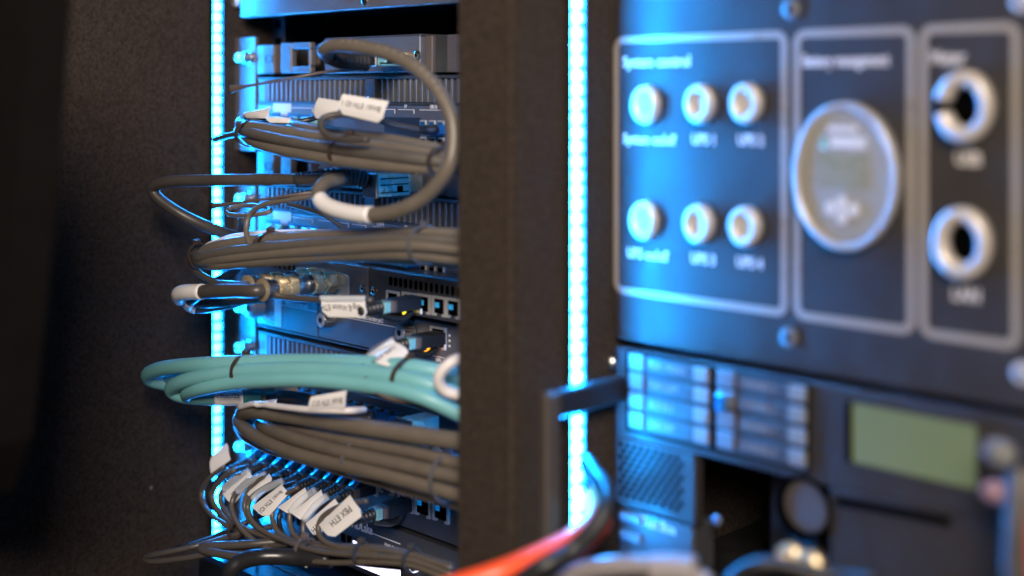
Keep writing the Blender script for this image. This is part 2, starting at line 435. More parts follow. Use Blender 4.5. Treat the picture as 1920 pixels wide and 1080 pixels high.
led_strip(-0.552, 0.5660, 0.5690, -0.372, 0.14, 'thin LED strip on the hidden left face of the carpeted divider', -1, '_dim')

# ---------------------------------------------------------------- rails
def rail(x0, x1, label):
    t = thing('rack_rail', (x0, Y0 + .01, FL), label, 'rack rail')
    fbox('rail_face', x0, x1, FL + .02, .3, -.036, -.033, 'paint', t)
    fbox('rail_web', x0, x0 + .002, FL + .02, .3, -.08, -.0362, 'paint', t)
    me = box_mesh(.007, .0012, .007, 'void', 0)
    for k in range(40):
        z = -.36 + k * .0148
        link('hole', me, (x0 + (x1 - x0) * .6, Y0 + .0326, z), t)
    return t
rail(-0.9035, -0.885, 'black perforated rack rail beside the left light strip')
rail(-0.505, -0.490, 'black perforated rack rail beside the right light strip')

# ================================================================ LEFT BAY EQUIPMENT
XL, XR = X_at(484), -0.556
def ear(parent, z0, z1, x0=None, x1=None):
    x0 = x0 or X_at(442); x1 = x1 or X_at(481)
    e = fbox('ear', x0, x1, z0, z1, -.002, .0012, 'ear', parent)
    return e
def ear_screw(parent, py, o=0.001):
    for px, m_, r in ((457, 'gold', .0042), (468, 'steel', .0046)):
        p = P(px, py, o)
        s = lathe('ear_screw', [(0, r * 1.25), (.0015, r * 1.25), (.0017, r), (.006, r), (.0075, r * .6)], OUT, p, m_, parent, 20)
        disc('socket', p.x, p.z, o + .0070, o + .0077, r * .4, 'void', s, 6)

# blank panel at the top
pa = thing('blank_panel', (XL, Y0, .058), 'smooth violet grey blank panel at the very top of the cable bay', 'blank panel')
fbox('faceplate', X_at(462), XR, .058, .14, -.002, .006, 'anod', pa, .001)
fbox('chassis', XL, XR, .062, .138, -.25, -.0025, 'paint', pa)
screw(684, 2, pa, .006, .0032)
screw(445, 3, pa, .001, .0048, .004, 'satin')

def vent(parent, z1, z0, pxa, pxb, o=0.0, bracket=None, pitch=.0061):
    x0, x1 = X_at(pxa), (X_at(pxb) if pxb < 850 else XR)
    fbox('vent_back', x0, x1, z0, z1, o - .03, o - .010, 'void', parent)
    fbox('vent_rail', XL, x1, z1, z1 + .0022, o - .02, o, 'anod_dark', parent)
    fbox('vent_rail', XL, x1, z0 - .002, z0, o - .02, o, 'anod_dark', parent)
    fbox('vent_end', XL, x0, z0, z1, o - .02, o - .0005, 'anod', parent)
    me = box_mesh(.0024, .004, z1 - z0 - .0006, 'anod', .0003)
    x = x0 + .003
    while x < x1 - .002:
        if not (bracket and bracket[0] - .003 < x < bracket[1] + .003):
            link('fin', me, (x, Y0 - o + .0024, (z0 + z1) / 2), parent)
        x += pitch
    if bracket:
        fbox('bracket', bracket[0], bracket[1], z0, z1, o - .012, o + .0004, 'anod', parent)

def rj45(parent, px, py, o, wmm=.0135, hmm=.0125, frame='satin', lit=None, open_bottom=True):
    """socket centred at px, py"""
    p = P(px, py, o); x0, x1, z0, z1 = p.x - wmm / 2, p.x + wmm / 2, p.z - hmm / 2, p.z + hmm / 2
    t = .0015
    vs = []; fs = []
    def add(a0, a1, b0, b1, o0, o1):
        k = len(vs)
        for yy in (-o0, -o1):
            for (xx, zz) in ((a0, b0), (a1, b0), (a1, b1), (a0, b1)): vs.append((xx - p.x, yy, zz - p.z))
        fs.extend([(k, k + 1, k + 2, k + 3), (k + 7, k + 6, k + 5, k + 4), (k, k + 4, k + 5, k + 1), (k + 1, k + 5, k + 6, k + 2), (k + 2, k + 6, k + 7, k + 3), (k + 3, k + 7, k + 4, k)])
    add(x0, x0 + t, z0, z1, -.004, .0014); add(x1 - t, x1, z0, z1, -.004, .0014)
    add(x0 + t, x1 - t, z1 - t, z1, -.004, .0014)
    add(x0 + t, x0 + t + .002, z0, z0 + t, -.004, .0014); add(x1 - t - .002, x1 - t, z0, z0 + t, -.004, .0014)
    s = link('socket', mesh_from(vs, fs, frame), (p.x, Y0 - o, p.z), parent)
    fbox('cavity', x0 + t, x1 - t, z0 + t, z1 - t, o - .003, o + .0004, 'void', s, 0)
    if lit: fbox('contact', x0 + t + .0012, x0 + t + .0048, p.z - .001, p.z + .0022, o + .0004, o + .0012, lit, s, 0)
    return s

def server(zo, label, first):
    t = thing('rack_server', (XL, Y0, -.045 + zo), label, 'rack server', 'rack computers with finned vents')
    zt, zp, zf = .0386 + zo, .0113 + zo, -.0084 + zo
    fbox('chassis', XL, XR, -.043 + zo, zt - .002, -.30, -.031, 'paint', t)
    ear(t, (-.048 if first else -.055) + zo, (.0425 if first else .0125) + zo)
    fbox('side_block', XL, X_at(500), zp + .002, zt - .003, -.03, .001, 'anod', t)
    fbox('handle', X_at(500), X_at(520), zp + .002, zt - .003, -.02, .003, 'brown', t, .001)
    rrect_line('handle_mark', X_at(504), X_at(517), (zt + zp) / 2 - .003, (zt + zp) / 2 + .0025, .0031, .0006, .001, 'black', t)
    # latch with a D shaped opening
    xa, xb = X_at(528), X_at(586); zc = (zt + zp) / 2
    la = thing_part('latch', (xa, Y0, zc), t)
    fbox('latch_plate', xa, X_at(549), zp + .002, zt - .002, -.004, .0015, 'anod', la, .001)
    fbox('latch_bar', X_at(549), xb - .001, zc + .0065, zt - .002, -.004, .0015, 'anod', la, .001)
    fbox('latch_bar', X_at(549), xb - .001, zp + .002, zc - .0065, -.004, .0015, 'anod', la, .001)
    fbox('latch_bar', X_at(581), xb, zc - .0066, zc + .0066, -.004, .0020, 'anod', la, .0012)
    fbox('pull_tab', X_at(565), X_at(580), zc - .0064, zc + .0064, -.012, -.0045, 'brown', t, .002)
    fbox('front_plate', X_at(611), X_at(790), zp + .0015, zt, -.006, .0012, 'anod', t, .0006)
    fbox('plate_edge', X_at(611), X_at(791), zt - .0015, zt + .0004, -.030, .0012, 'anod_dark', t)
    fbox('cover_strip', X_at(793), X_at(806), zp + .001, zt - .001, -.02, -.002, 'brown', t)
    fbox('cover_strip', X_at(808), X_at(834), zp + .001, zt - .001, -.02, -.004, 'anod_dark', t)
    fbox('cover_strip', X_at(836), XR, zp + .001, zt - .001, -.02, -.001, 'brown', t)
    screw(783, 104 - zo * 2738, t, .0012, .0035)
    screw(645, 126 - zo * 2574, t, .0012, .002)
    vent(t, zp - .003, zf, 497, 999, bracket=(X_at(684), X_at(702)))
    screw(693, 186 - zo * 2631, t, .0005, .0024)
    # port strip
    fbox('port_strip', XL, XR, -.0430 + zo, zf - .0022, -.02, .0005, 'anod', t, .0006)
    fbox('port_recess', X_at(722), X_at(790), -.040 + zo, -.0185 + zo, .0003, .0009, 'paint', t)
    fbox('port_recess', X_at(500), X_at(600), -.034 + zo, -.0180 + zo, .0003, .0009, 'latch', t)
    for px in (505, 520, 548, 570, 588):
        b = fbox('port', X_at(px), X_at(px + 11), -.026 + zo, -.0198 + zo, .0005, .0032, 'cyan_lit_metal', t)
    lb = fbox('sticker', X_at(514), X_at(547), -.0165 + zo, -.0098 + zo, .0005, .0009, 'paper', t)
    fbox('sticker', X_at(528), X_at(541), -.0205 + zo, -.0166 + zo, .0005, .0009, 'paper', t)
    me_l = 'print'
    for (a, b) in ((500, 588), (598, 655), (662, 688), (700, 742), (748, 778), (788, 833)):
        fbox('print_line', X_at(a), X_at(b), -.0134 + zo, -.0129 + zo, .0005, .0008, me_l, t, 0)
        x = X_at(b); fbox('print_tick', x - .0006, x, -.0160 + zo, -.0134 + zo, .0005, .0008, me_l, t, 0)
    for (s, px) in (('GPIO', 672), ('2x SATA', 708), ('DP', 760), ('USB 3.0', 808)):
        text(s, (X_at(px), Y0 - .0009, -.0121 + zo), .0036, 'print', t, squash=.62)
    # usb sockets
    for px in (791, 808, 824):
        for z in (-.020, -.0315):
            u = fbox('usb_socket', X_at(px), X_at(px) + .0065, z - .009 + zo, z + zo, .0005, .0022, 'satin', t)
            fbox('opening', X_at(px) + .0010, X_at(px) + .0055, z - .0078 + zo, z - .0012 + zo, .0021, .0025, 'latch' if z > -.025 else 'void', u, 0)
    ear_screw(t, (108 if first else 372))
    if first: ear_screw(t, 247)
    return t
def thing_part(name, loc, parent): return link(name, None, loc, parent)
SV1 = server(0, 'upper rack computer with its blue lit latch and the thick looped cable plugged in', True)
SV2 = server(-.0836, 'second rack computer, just under the upper grey cable bundle', False)

# --- box with coaxial sockets and four network ports
OD = .020
nb = thing('network_unit', (XL, Y0 - OD, -.153), 'dark slotted network unit with brass coaxial sockets and a row of network ports', 'network unit')
zt, zb = Z_at(848, 524, OD), Z_at(800, 597, OD)
fbox('housing', XL, XR, zb, zt, -.30, OD - .0015, 'anod_dark', nb, .0012)
fbox('faceplate', XL, X_at(690, OD), zb + .0005, zt - .0005, OD - .0014, OD, 'anod', nb, .0005)
fbox('faceplate', X_at(692, OD), XR, zb + .0005, zt - .0005, OD - .0014, OD, 'anod_dark', nb, .0005)
fbox('green_edge', X_at(700), XR, zt, zt + .0006, -.004, -.002, 'green_lit', nb, 0)
sm = rrect_slot = None
def slot_mesh(wd, h, m):
    pts = []
    for k in range(9): a = math.pi * k / 8; pts.append((wd / 2 * math.cos(a), h / 2 - wd / 2 + wd / 2 * math.sin(a)))
    for k in range(9): a = math.pi + math.pi * k / 8; pts.append((wd / 2 * math.cos(a), -h / 2 + wd / 2 + wd / 2 * math.sin(a)))
    n = len(pts)
    vs = [(a, 0, b) for a, b in pts] + [(a, -.0005, b) for a, b in pts]
    return mesh_from(vs, [tuple(reversed(range(n, 2 * n)))] + [(k, (k + 1) % n, n + (k + 1) % n, n + k) for k in range(n)], m)
sm = slot_mesh(.0028, .0062, 'void')
for k in range(18):
    x = X_at(733, OD) + k * .0052
    if x < XR - .004: link('vent_slot', sm, (x, Y0 - OD, Z_at(733, 527, OD)), nb)
sm2 = slot_mesh(.0022, .0050, 'void')
for k in range(5): link('vent_slot', sm2, (X_at(516 + 9 * k, OD), Y0 - OD, Z_at(516, 496, OD)), nb)
screw(681, 540, nb, OD, .0030); screw(702, 546, nb, OD, .0030)
rrect_plate('socket_plate', X_at(556, OD), X_at(655, OD), Z_at(600, 549, OD), Z_at(600, 507, OD), OD, OD + .0012, .003, 'satin', nb)
for px, py in ((738, 563), (768, 566), (796, 569.5), (825, 574), (851, 578)):
    rj45(nb, px, py, OD, .0133, .0128, 'satin', 'blue_glow' if px > 780 else None)
for px in (640, 612):
    p = P(px, 525 if px == 640 else 519, OD)
    lathe('coax_socket', [(0, .0062), (.004, .0062), (.004, .0052), (.012, .0052)], OUT, p + OUT * .0012, 'gold', nb, 6 if px == 640 else 20)

# blue wedge shaped drive caddy above
dc = fbox('drive_caddy', X_at(650), X_at(792), Z_at(700, 497, .015), Z_at(700, 480, .015), -.05, .015, 'latch', None, .002)
tag(dc, 'flat dark blue drive caddy just under the second cable bundle, above the network unit', 'drive caddy')
fbox('release_tab', X_at(700), X_at(722), Z_at(700, 484, .015), Z_at(700, 478, .015), .0152, .020, 'paint', dc)
dc2 = fbox('ribbed_insert', X_at(580), X_at(632), Z_at(600, 493, .006), Z_at(600, 484, .006), -.01, .006, 'black', nb, .001)

# --- battery unit
bu = thing('battery_unit', (XL, Y0, -.185), 'grey battery unit with bright thumbscrews and printed battery pack lines', 'battery unit')
fbox('housing', XL, XR, -.1845, -.1580, -.30, -.002, 'paint', bu)
fbox('battery_front', XL, X_at(597), -.1840, -.1585, -.0018, .0008, 'anod', bu)
fbox('battery_front', X_at(598), X_at(780), -.1840, -.1585, -.0018, .0006, 'anod', bu)
fbox('port_module', X_at(781), XR, -.1850, -.1565, -.0018, .0020, 'anod', bu, .0006)
ear(bu, -.1960, -.137)
fbox('bottom_edge', XL, XR, -.1862, -.1846, -.03, .0010, 'anod_dark', bu)
for (a, b, s, px) in ((520, 596, 'Replacement Li-Ion battery pack 1', 538), (640, 745, 'Replacement Li-Ion battery pack 2', 672)):
    fbox('print_line', X_at(a), X_at(b), -.1656, -.1651, .0006, .0011, 'print', bu, 0)
    text(s, (X_at(px), Y0 - .0012, -.1640), .0046, 'print', bu, squash=.46, bold=.0001)
text('NEXCOM', (X_at(493), Y0 - .0012, -.1805), .0066, 'print', bu, squash=.8)
fbox('sticker', X_at(517), X_at(530), -.1830, -.1605, .0009, .0012, 'paper', bu)
def thumb(px, py, r, m='steel'):
    p = P(px, py, .012)
    b = P(px, py, .012) - OUT * .012
    s = lathe('thumbscrew', [(0, r * .7), (.003, r * .7), (.003, r), (.012, r), (.013, r * .9)], OUT, b, m, bu, 32, (.003, .012, .0004))
    disc('socket', p.x, p.z, .0130, .0134, r * .42, 'void', s, 6)
    lathe('rim', [(.013, r * .88), (.0134, r * .8)], OUT, b, 'satin', s, 24)
thumb(603, 600, .0058); thumb(751, 624, .0058); thumb(468, 577, .0085, 'satin')
ear_screw(bu, 575, .002)
rj45(bu, 823, 633, .002, .0155, .0150, 'satin')
text('LAN', (X_at(822), Y0 - .0023, -.1824), .0036, 'print', bu, squash=.7)
fbox('print_line', X_at(815), X_at(838), -.1793, -.1789, .0021, .0024, 'print', bu, 0)
for z in (-.164, -.1675, -.171): fbox('print_mark', X_at(846), X_at(849), z, z + .0014, .0021, .0024, 'print', bu, 0)

# --- third finned unit
sv3 = thing('rack_server', (XL, Y0, -.214), 'finned unit just above the aqua cables, under the battery unit', 'rack server', 'rack computers with finned vents')
fbox('chassis', XL, XR, -.213, -.1880, -.30, -.031, 'paint', sv3)
ear(sv3, -.214, -.1965); ear_screw(sv3, 650)
vent(sv3, -.1920, -.2085, 500, 999)

# --- patch unit with blue tab plates
pu = thing('patch_unit', (XL, Y0, -.26), 'patch unit with a row of blue port covers just below the aqua cables', 'patch unit')
fbox('housing', XL, XR, -.2595, -.2180, -.25, 0, 'paint', pu, .001)
ear(pu, -.2600, -.2160)
for k in range(13):
    px = 548 + 19.5 * k
    a = P(px, 728 + (px - 548) * .27, .004); x = a.x
    vs = [(0, 0, .0015), (.0105, 0, .0015), (.0105, -.020, -.0030), (0, -.020, -.0030)]; vs += [(u, v, w_ - .001) for u, v, w_ in vs]
    fs = [(0, 1, 2, 3), (7, 6, 5, 4), (0, 4, 5, 1), (1, 5, 6, 2), (2, 6, 7, 3), (3, 7, 4, 0)]
    c = link('port_cover', mesh_from(vs, fs, 'latch'), (x, Y0, a.z), pu)
    fbox('hinge', x + .003, x + .008, a.z + .0008, a.z + .0028, .002, .006, 'black', c)
for k in range(6):
    rj45(pu, 700 + 27 * k, 792 + 8 * k, .0005, .0135, .012, 'satin')

# --- network switch with the row of plugs
sw = thing('network_switch', (XL, Y0, -.303), 'black network switch with framed sockets and the row of thin plugs', 'network switch')
fbox('housing', XL, XR, -.3035, -.2635, -.25, 0, 'anod_dark', sw, .001)
ear(sw, -.3040, -.2630); ear_screw(sw, 835, .002)
for i, (px, py, ww, hh) in enumerate(((725, 911, .0150, .0110), (762, 937, .0158, .0160), (794, 946, .0158, .0160), (828, 956, .0158, .0160))):
    rj45(sw, px, py, .0004, ww, hh, 'tan' if i == 0 else 'satin', 'blue_glow' if i > 1 else None)
for i in range(9):
    px = 505 + 24 * i
    rj45(sw, px, 858 + (px - 505) * .285, .0004, .0140, .0110, 'satin')

# --- unit with the lit display
md = thing('display_unit', (XL, Y0, -.348), 'dark blue unit lettered MDLake with a lit white display', 'display unit')
fbox('housing', XL, XR, -.3475, -.3075, -.25, 0, 'anod_dark', md, .001)
ear(md, -.348, -.307)
text('MDLake', (X_at(660), Y0 - .0004, -.3168), .0090, 'print', md, squash=.78, bold=.00025)
fbox('print_line', X_at(690), X_at(751), -.3162, -.3157, .0001, .0004, 'print', md, 0)
text('Mobile Data Lake', (X_at(722), Y0 - .0004, -.3215), .0038, 'print', md, squash=.7)
dp = fbox('display', X_at(664), X_at(754), -.3430, -.3252, .0001, .0012, 'display', md, .0002)
rrect_line('display_frame', X_at(662), X_at(756), -.3438, -.3244, 0, .0010, .001, 'black', md, .0016)
for px, z, rr in ((780, -.3262, .0048), (829, -.3225, .0036)):
    ring = disc('lit_button', X_at(px), z, .0001, .004, rr, 'display', md, 24)
text('12', (X_at(762), Y0 - .0004, -.3475), .0150, 'display', md, squash=.9)
fbox('button', X_at(843), X_at(847), -.3270, -.3215, .0001, .002, 'gold', md)
for k in range(4):
    fbox('slot', X_at(524 + 11 * k), X_at(524 + 11 * k) + .0040, -.3310, -.3210, .0001, .0005, 'void', md, 0)
for px in (640, 652): fbox('slot', X_at(px), X_at(px) + .0050, -.3300, -.3240, .0001, .0005, 'void', md, 0)
fbox('sticker', X_at(495), X_at(512), -.3380, -.3320, .0001, .0005, 'paper', md)
# --- glossy lid at the bottom
tr = fbox('bottom_unit', XL - .012, XR, -.412, -.3560, -.28, .048, 'tray', None, .003)
tag(tr, 'glossy dark lid of the lowest unit reflecting the left light strip', 'rack unit')
fbox('lid_seam', X_at(500), XR, -.3559, -.3553, .022, .0235, 'anod', tr, 0)

# ================================================================ CABLES AND PLUGS
PL = {}
# ---- thick looped data cable with two shielded plugs
c1, path = cable('data_cable', [(640, 335, .062), (608, 345, .078), (597, 366, .086), (618, 388, .088), (675, 402, .088), (735, 398, .084), (792, 372, .078), (835, 325, .074), (850, 272, .070), (846, 220, .068), (820, 168, .069), (780, 127, .072), (728, 100, .076), (672, 88, .080), (628, 86, .082), (608, 95, .080), (622, 107, .068), (650, 114, .056)],
    .0047, 'cable', 'thick grey cable looping from the top plug round to the metal plug in the middle')
tube('sleeve_label', [p for p in path[18:36]], .0053, 'paper', c1)
boot(c1, [(686, 337, .043), (655, 332, .054), (622, 337, .068), (607, 346, .0775)], .0068, .0055)
boot(c1, [(688, 117, .040), (660, 115, .052), (636, 112, .062), (616, 105, .072)], .0066, .0054)
for (px, py, o0, o1, hh) in ((784, 342, .001, .042, .0150), (765, 110, .001, .034, .0110)):
    x = X_at(px); z = Z_at(px, py)
    pl = thing_part('plug', (x, Y0, z), c1)
    fbox('shell', x - .007, x + .007, z - hh / 2, z + hh / 2, .012, o1, 'cyan_lit_metal', pl, .0008)
    fbox('nose', x - .006, x + .006, z - hh * .38, z + hh * .38, o0, .012, 'gold', pl, .0005)
    fbox('shell_step', x - .0074, x + .0074, z - hh * .35, z + hh * .12, .014, o1 - .008, 'cyan_lit_metal', pl, .0004)
    for zz in (-.32, .02, .30): fbox('shell_seam', x + .0066, x + .0077, z + hh * zz - .0004, z + hh * zz + .0004, .015, o1 - .003, 'void', pl, 0)
    fbox('shell_notch', x + .0066, x + .0077, z - hh * .3, z - hh * .05, .020, .025, 'void', pl, 0)
    for k in range(3): fbox('grip', x - .0078, x - .0068, z - hh * .3 + k * hh * .22, z - hh * .3 + k * hh * .22 + .002, .004, .011, 'blue_glow', pl)
    fbox('shell_rim', x - .0076, x + .0076, z - hh * .54, z + hh * .54, o1 - .0012, o1 + .0008, 'steel', pl)
k_ = 0
for (s, i0) in (('HDMI LSZH 28AWG', 108),):
    for j, ch in enumerate(s):
        if ch == ' ': continue
        q = path[min(len(path) - 2, i0 - j * 2)]; d = (path[i0 - j * 2 - 1] - q).normalized()
        nv = Vector((.55, -.6, .55)); nv = (nv - d * nv.dot(d)).normalized(); uv = nv.cross(d)
        text(ch, q + nv * .0048 - uv * .0012, .0036, 'faint', c1, xdir=d, up=uv, squash=.8)

sp = thing('gold_card', (X_at(690), Y0, Z_at(690, 318)), 'thin card edge with gilt strips just above the middle metal plug', 'card')
fbox('card', X_at(634), X_at(782), Z_at(700, 318), Z_at(700, 315), 0, .018, 'satin', sp, 0)
for a in (640, 690, 725, 752):
    fbox('contact_strip', X_at(a), X_at(a + 26), Z_at(700, 314.4), Z_at(700, 309), .002, .019, 'gold' if a > 650 else 'satin', sp, 0)

# ---- thick dark cable with the long loop to the left
c2, path = cable('power_cable', [(650, 335, .040), (600, 336, .052), (555, 337, .060), (480, 337, .072), (400, 338, .086), (330, 340, .098), (295, 346, .1035), (287, 357, .104), (300, 375, .101), (345, 405, .090), (400, 430, .072), (450, 446, .052), (520, 456, .035), (600, 456, .03)],
    .0043, 'cable_dark', 'thick dark grey cable making a long flat loop across the left light strip')
boot(c2, [(660, 328, .030), (620, 331, .044), (585, 335, .053), (553, 337, .0605)], .0062, .0052)

# ---- upper grey bundle
B1 = [
 ([(850, 296, .05), (760, 281, .062), (650, 266, .068), (560, 252, .072), (490, 241, .074), (462, 237, .070), (452, 232, .060), (462, 226, .046), (500, 228, .03)], .0047, 'top cable of the upper grey bundle'),
 ([(850, 306, .056), (760, 295, .070), (655, 282, .078), (560, 268, .080), (500, 256, .080), (468, 249, .076), (455, 245, .066), (460, 240, .05)], .0042, 'second cable of the upper grey bundle, under its top cable'),
 ([(850, 318, .055), (745, 312, .070), (640, 301, .078), (560, 288, .080), (500, 274, .078), (470, 262, .072), (458, 252, .058)], .0043, 'lowest cable of the upper grey bundle'),
 ([(850, 313, .046), (745, 300, .055), (650, 290, .060), (560, 280, .062), (500, 268, .060), (466, 258, .055)], .0040, 'rear cable low in the upper grey bundle'),
 ([(850, 286, .040), (780, 271, .050), (700, 257, .055), (640, 250, .057), (590, 243, .058), (560, 236, .055), (545, 230, .045)], .0040, 'short rear cable that leaves the top of the upper grey bundle'),
]
for k, (pts, r, lb) in enumerate(B1): cable('patch_cable', pts, r, 'cable2' if k % 2 else 'cable', lb, group='grey cables of the upper bundle')
cable('cable_end', [(404, 262, .050), (415, 258, .052), (440, 252, .060), (470, 248, .070)], .0023, 'cable_dark', 'short cut cable end poking out left of the upper grey bundle')
zip_tie(468, 250, .072, .0085, .0110, 'dark tie at the left end of the upper grey bundle', (10, 2), head=False)
zip_tie(655, 284, .068, .0105, .0160, 'dark tie in the middle of the upper grey bundle', (10, 1.5))
zip_tie(834, 301, .055, .0085, .0130, 'grey brown tie near the right end of the upper grey bundle', (10, 1))
# thin loop out of bundle 1 to a blue plug
c3, path = cable('thin_cable', [(690, 262, .085), (650, 262, .090), (618, 256, .092), (602, 238, .093), (606, 222, .09), (640, 214, .08), (690, 221, .065), (740, 234, .045), (790, 243, .025), (815, 243, .016)], .0021, 'cable_dark', 'thin cable curling out of the upper bundle to a small blue plug')
p = P(826, 243, .004); pl = box('plug', p + OUT * .006, (.008, .016, .007), 'latch', c3, .001)
boot(c3, [(818, 243, .010), (800, 244, .020), (786, 243, .028)], .0036, .0026, n=6)
label_flag(c3, [(597, 183, .075), (640, 190, .075), (634, 226, .078), (588, 221, .078)], None)
label_flag(c3, [(642, 176, .080), (729, 190, .070), (717, 232, .072), (636, 213, .082)], 'Brick1 ETH IO 1', .0052, tpos=(.08, .30))
c3b, path = cable('thin_cable', [(500, 222, .06), (470, 218, .066), (462, 224, .066), (480, 230, .06), (560, 228, .045), (600, 218, .03), (612, 208, .01)], .0018, 'cable_black', 'thin black cable lying on top of the left end of the upper bundle')
label_flag(c3b, [(508, 200, .070), (459, 210, .072), (458, 222, .074), (506, 222, .074)], None)
label_flag(c3b, [(497, 218, .074), (546, 221, .070), (546, 231, .074), (502, 230, .078)], None)
# tie tails
def strap(pts, label, w1=.0022):
    path = px_path(pts)
    t = tube('tie_tail', path, lambda i, f: .0009 + w1 * max(0, 1 - f * 4.5) ** 1.0, 'brown', None, 8, .35)
    return tag(t, label, 'tie tail')
strap([(430, 168, .10), (470, 160, .098), (540, 148, .09), (610, 135, .07), (690, 130, .03)], 'long thin strap tail with a flared end pointing left below the top loop')
strap([(396, 386, .085), (440, 381, .085), (500, 373, .082), (560, 364, .075), (640, 352, .05)], 'long thin strap tail crossing the light strip below the dark looped cable', .0014)
# thin loose loop left of the fins
cable('loose_cable', [(600, 366, .070), (560, 372, .075), (500, 382, .08), (472, 398, .082), (462, 425, .085), (466, 452, .088), (482, 468, .088), (505, 474, .086)], .0019, 'cable', 'thin grey cable arching down onto the second bundle from the white sleeve')
cable('loose_cable', [(540, 382, .06), (600, 400, .05), (640, 425, .04), (665, 440, .03)], .0016, 'cable_dark', 'thin dark cable curving across the second printed port strip')
t_, path = cable('cable_loop', [(430, 392, .075), (424, 397, .077), (435, 403, .08), (470, 403, .08), (505, 397, .075), (500, 388, .068), (465, 385, .062), (438, 388, .066), (430, 392, .070)], .0017, 'cable', 'small flat loop of thin grey strap in front of the left rail')
cable('loose_cable', [(455, 400, .06), (458, 420, .058), (452, 445, .05), (448, 470, .03)], .0042, 'cable_dark', 'short dark cable dropping behind the second bundle by the left rail')

# ---- second grey bundle
B2 = [
 ([(850, 440, .055), (760, 437, .066), (640, 441, .072), (520, 447, .080), (440, 456, .088), (396, 466, .092), (376, 478, .092), (378, 486, .086)], .0042, 'top cable of the second grey bundle'),
 ([(850, 452, .062), (760, 448, .074), (640, 454, .082), (520, 462, .090), (440, 471, .096), (400, 478, .098), (374, 484, .098), (368, 478, .09)], .0038, 'second cable of the second grey bundle'),
 ([(850, 466, .062), (760, 460, .075), (640, 467, .083), (520, 475, .090), (440, 483, .096), (396, 489, .098), (372, 489, .096), (366, 482, .088)], .0038, 'third cable of the second grey bundle'),
 ([(850, 484, .058), (760, 476, .072), (640, 478, .080), (520, 487, .088), (440, 493, .094), (404, 496, .096), (384, 494, .092)], .0042, 'lowest cable of the second grey bundle'),
 ([(850, 474, .048), (760, 468, .058), (640, 462, .062), (520, 468, .070), (440, 476, .078), (396, 484, .082), (376, 486, .080)], .0042, 'rear cable inside the second grey bundle'),
 ([(850, 492, .045), (780, 486, .055), (700, 482, .060), (620, 484, .064)], .0038, 'short lower cable at the right of the second grey bundle'),
]
for k, (pts, r, lb) in enumerate(B2): cable('patch_cable', pts, r, 'cable2' if k % 3 == 1 else 'cable', lb, group='grey cables of the second bundle')
cable('flat_cable', [(620, 438, .05), (560, 438, .058), (490, 440, .066), (440, 446, .072), (400, 458, .078), (380, 470, .08)], .0030, 'white', 'pale cable lying along the top edge of the second bundle')
zip_tie(372, 480, .094, .0085, .0080, 'tie with an upright head at the left tip of the second bundle', (10, -3), tail=[(372, 462, .098), (374, 452, .1)])
zip_tie(510, 467, .080, .0112, .0150, 'dark tie left of centre on the second grey bundle', (10, -1))
zip_tie(797, 459, .064, .0112, .0130, 'thin blue grey tie near the right end of the second bundle', (10, 0), m='anod')

# thin dark cable from the left tip down to the labelled network plug
c4, path = cable('thin_cable', [(372, 462, .088), (358, 474, .094), (354, 490, .096), (372, 512, .094), (410, 532, .092), (450, 546, .088), (510, 554, .08), (570, 560, .073), (640, 563, .066), (700, 563, .055)], .0024, 'cable_dark', 'thin dark cable carrying the Gig-E-Vision label, starting at the tip of the second bundle')
def net_plug(cab, px, py, o_face, ledm, zt=0):
    """black plug pushed into a socket seen at px,py with ribbed boot and latch below"""
    p = P(px, py, o_face); x, z = p.x, p.z
    pl = thing_part('plug', (x, p.y, z), cab)
    fbox('plug_body', x - .0058, x + .0058, z - .0044, z + .0044, o_face, o_face + .022, 'black', pl, .0008)
    fbox('plug_band', x - .0061, x + .0061, z - .0036, z + .0036, o_face + .022, o_face + .0255, 'brown', pl, .0006)
    fbox('plug_neck', x - .0050, x + .0050, z - .0036, z + .0036, o_face + .0255, o_face + .031, 'cyan_lit_metal', pl, .0006)
    tube('latch_guard', catmull([Vector((x, p.y - .004, z - .0062)), Vector((x, p.y - .012, z - .0098)), Vector((x, p.y - .022, z - .0075)), Vector((x, p.y - .030, z - .0042))], 6), .0024, 'black', pl, 8)
    a = Vector((x, p.y - .030, z)); b = Vector((x, p.y - .048, z - .0006))
    boot(pl, [a, (a + b) / 2, b], .0046, .0030, n=9)
    if ledm:
        box('led', (x - .0050, p.y - .0050, z - .0066), (.0040, .0030, .0036), ledm, pl)
        box('led', (x - .0042, p.y - .0085, z - .0098), (.0034, .0030, .0030), ledm, pl) if ledm == 'amber' else None
        box('led', (x + .0060, p.y - .0012, z - .0056), (.0016, .0016, .0036), 'paper', pl)
    return b
net_plug(c4, 781, 566, OD + .0015, 'yellow')
label_flag(c4, [(603, 556, .075), (684, 556, .066), (692, 596, .066), (608, 594, .077)], 'Gig-E-Vision ETH', .0056, tpos=(.08, .42), squash=.82)
ff = label_flag(c4, [(601, 553, .076), (686, 554, .067), (687, 566, .067), (603, 567, .077)]); ff.name = 'label_film'; ff.data.materials[0] = M['film']

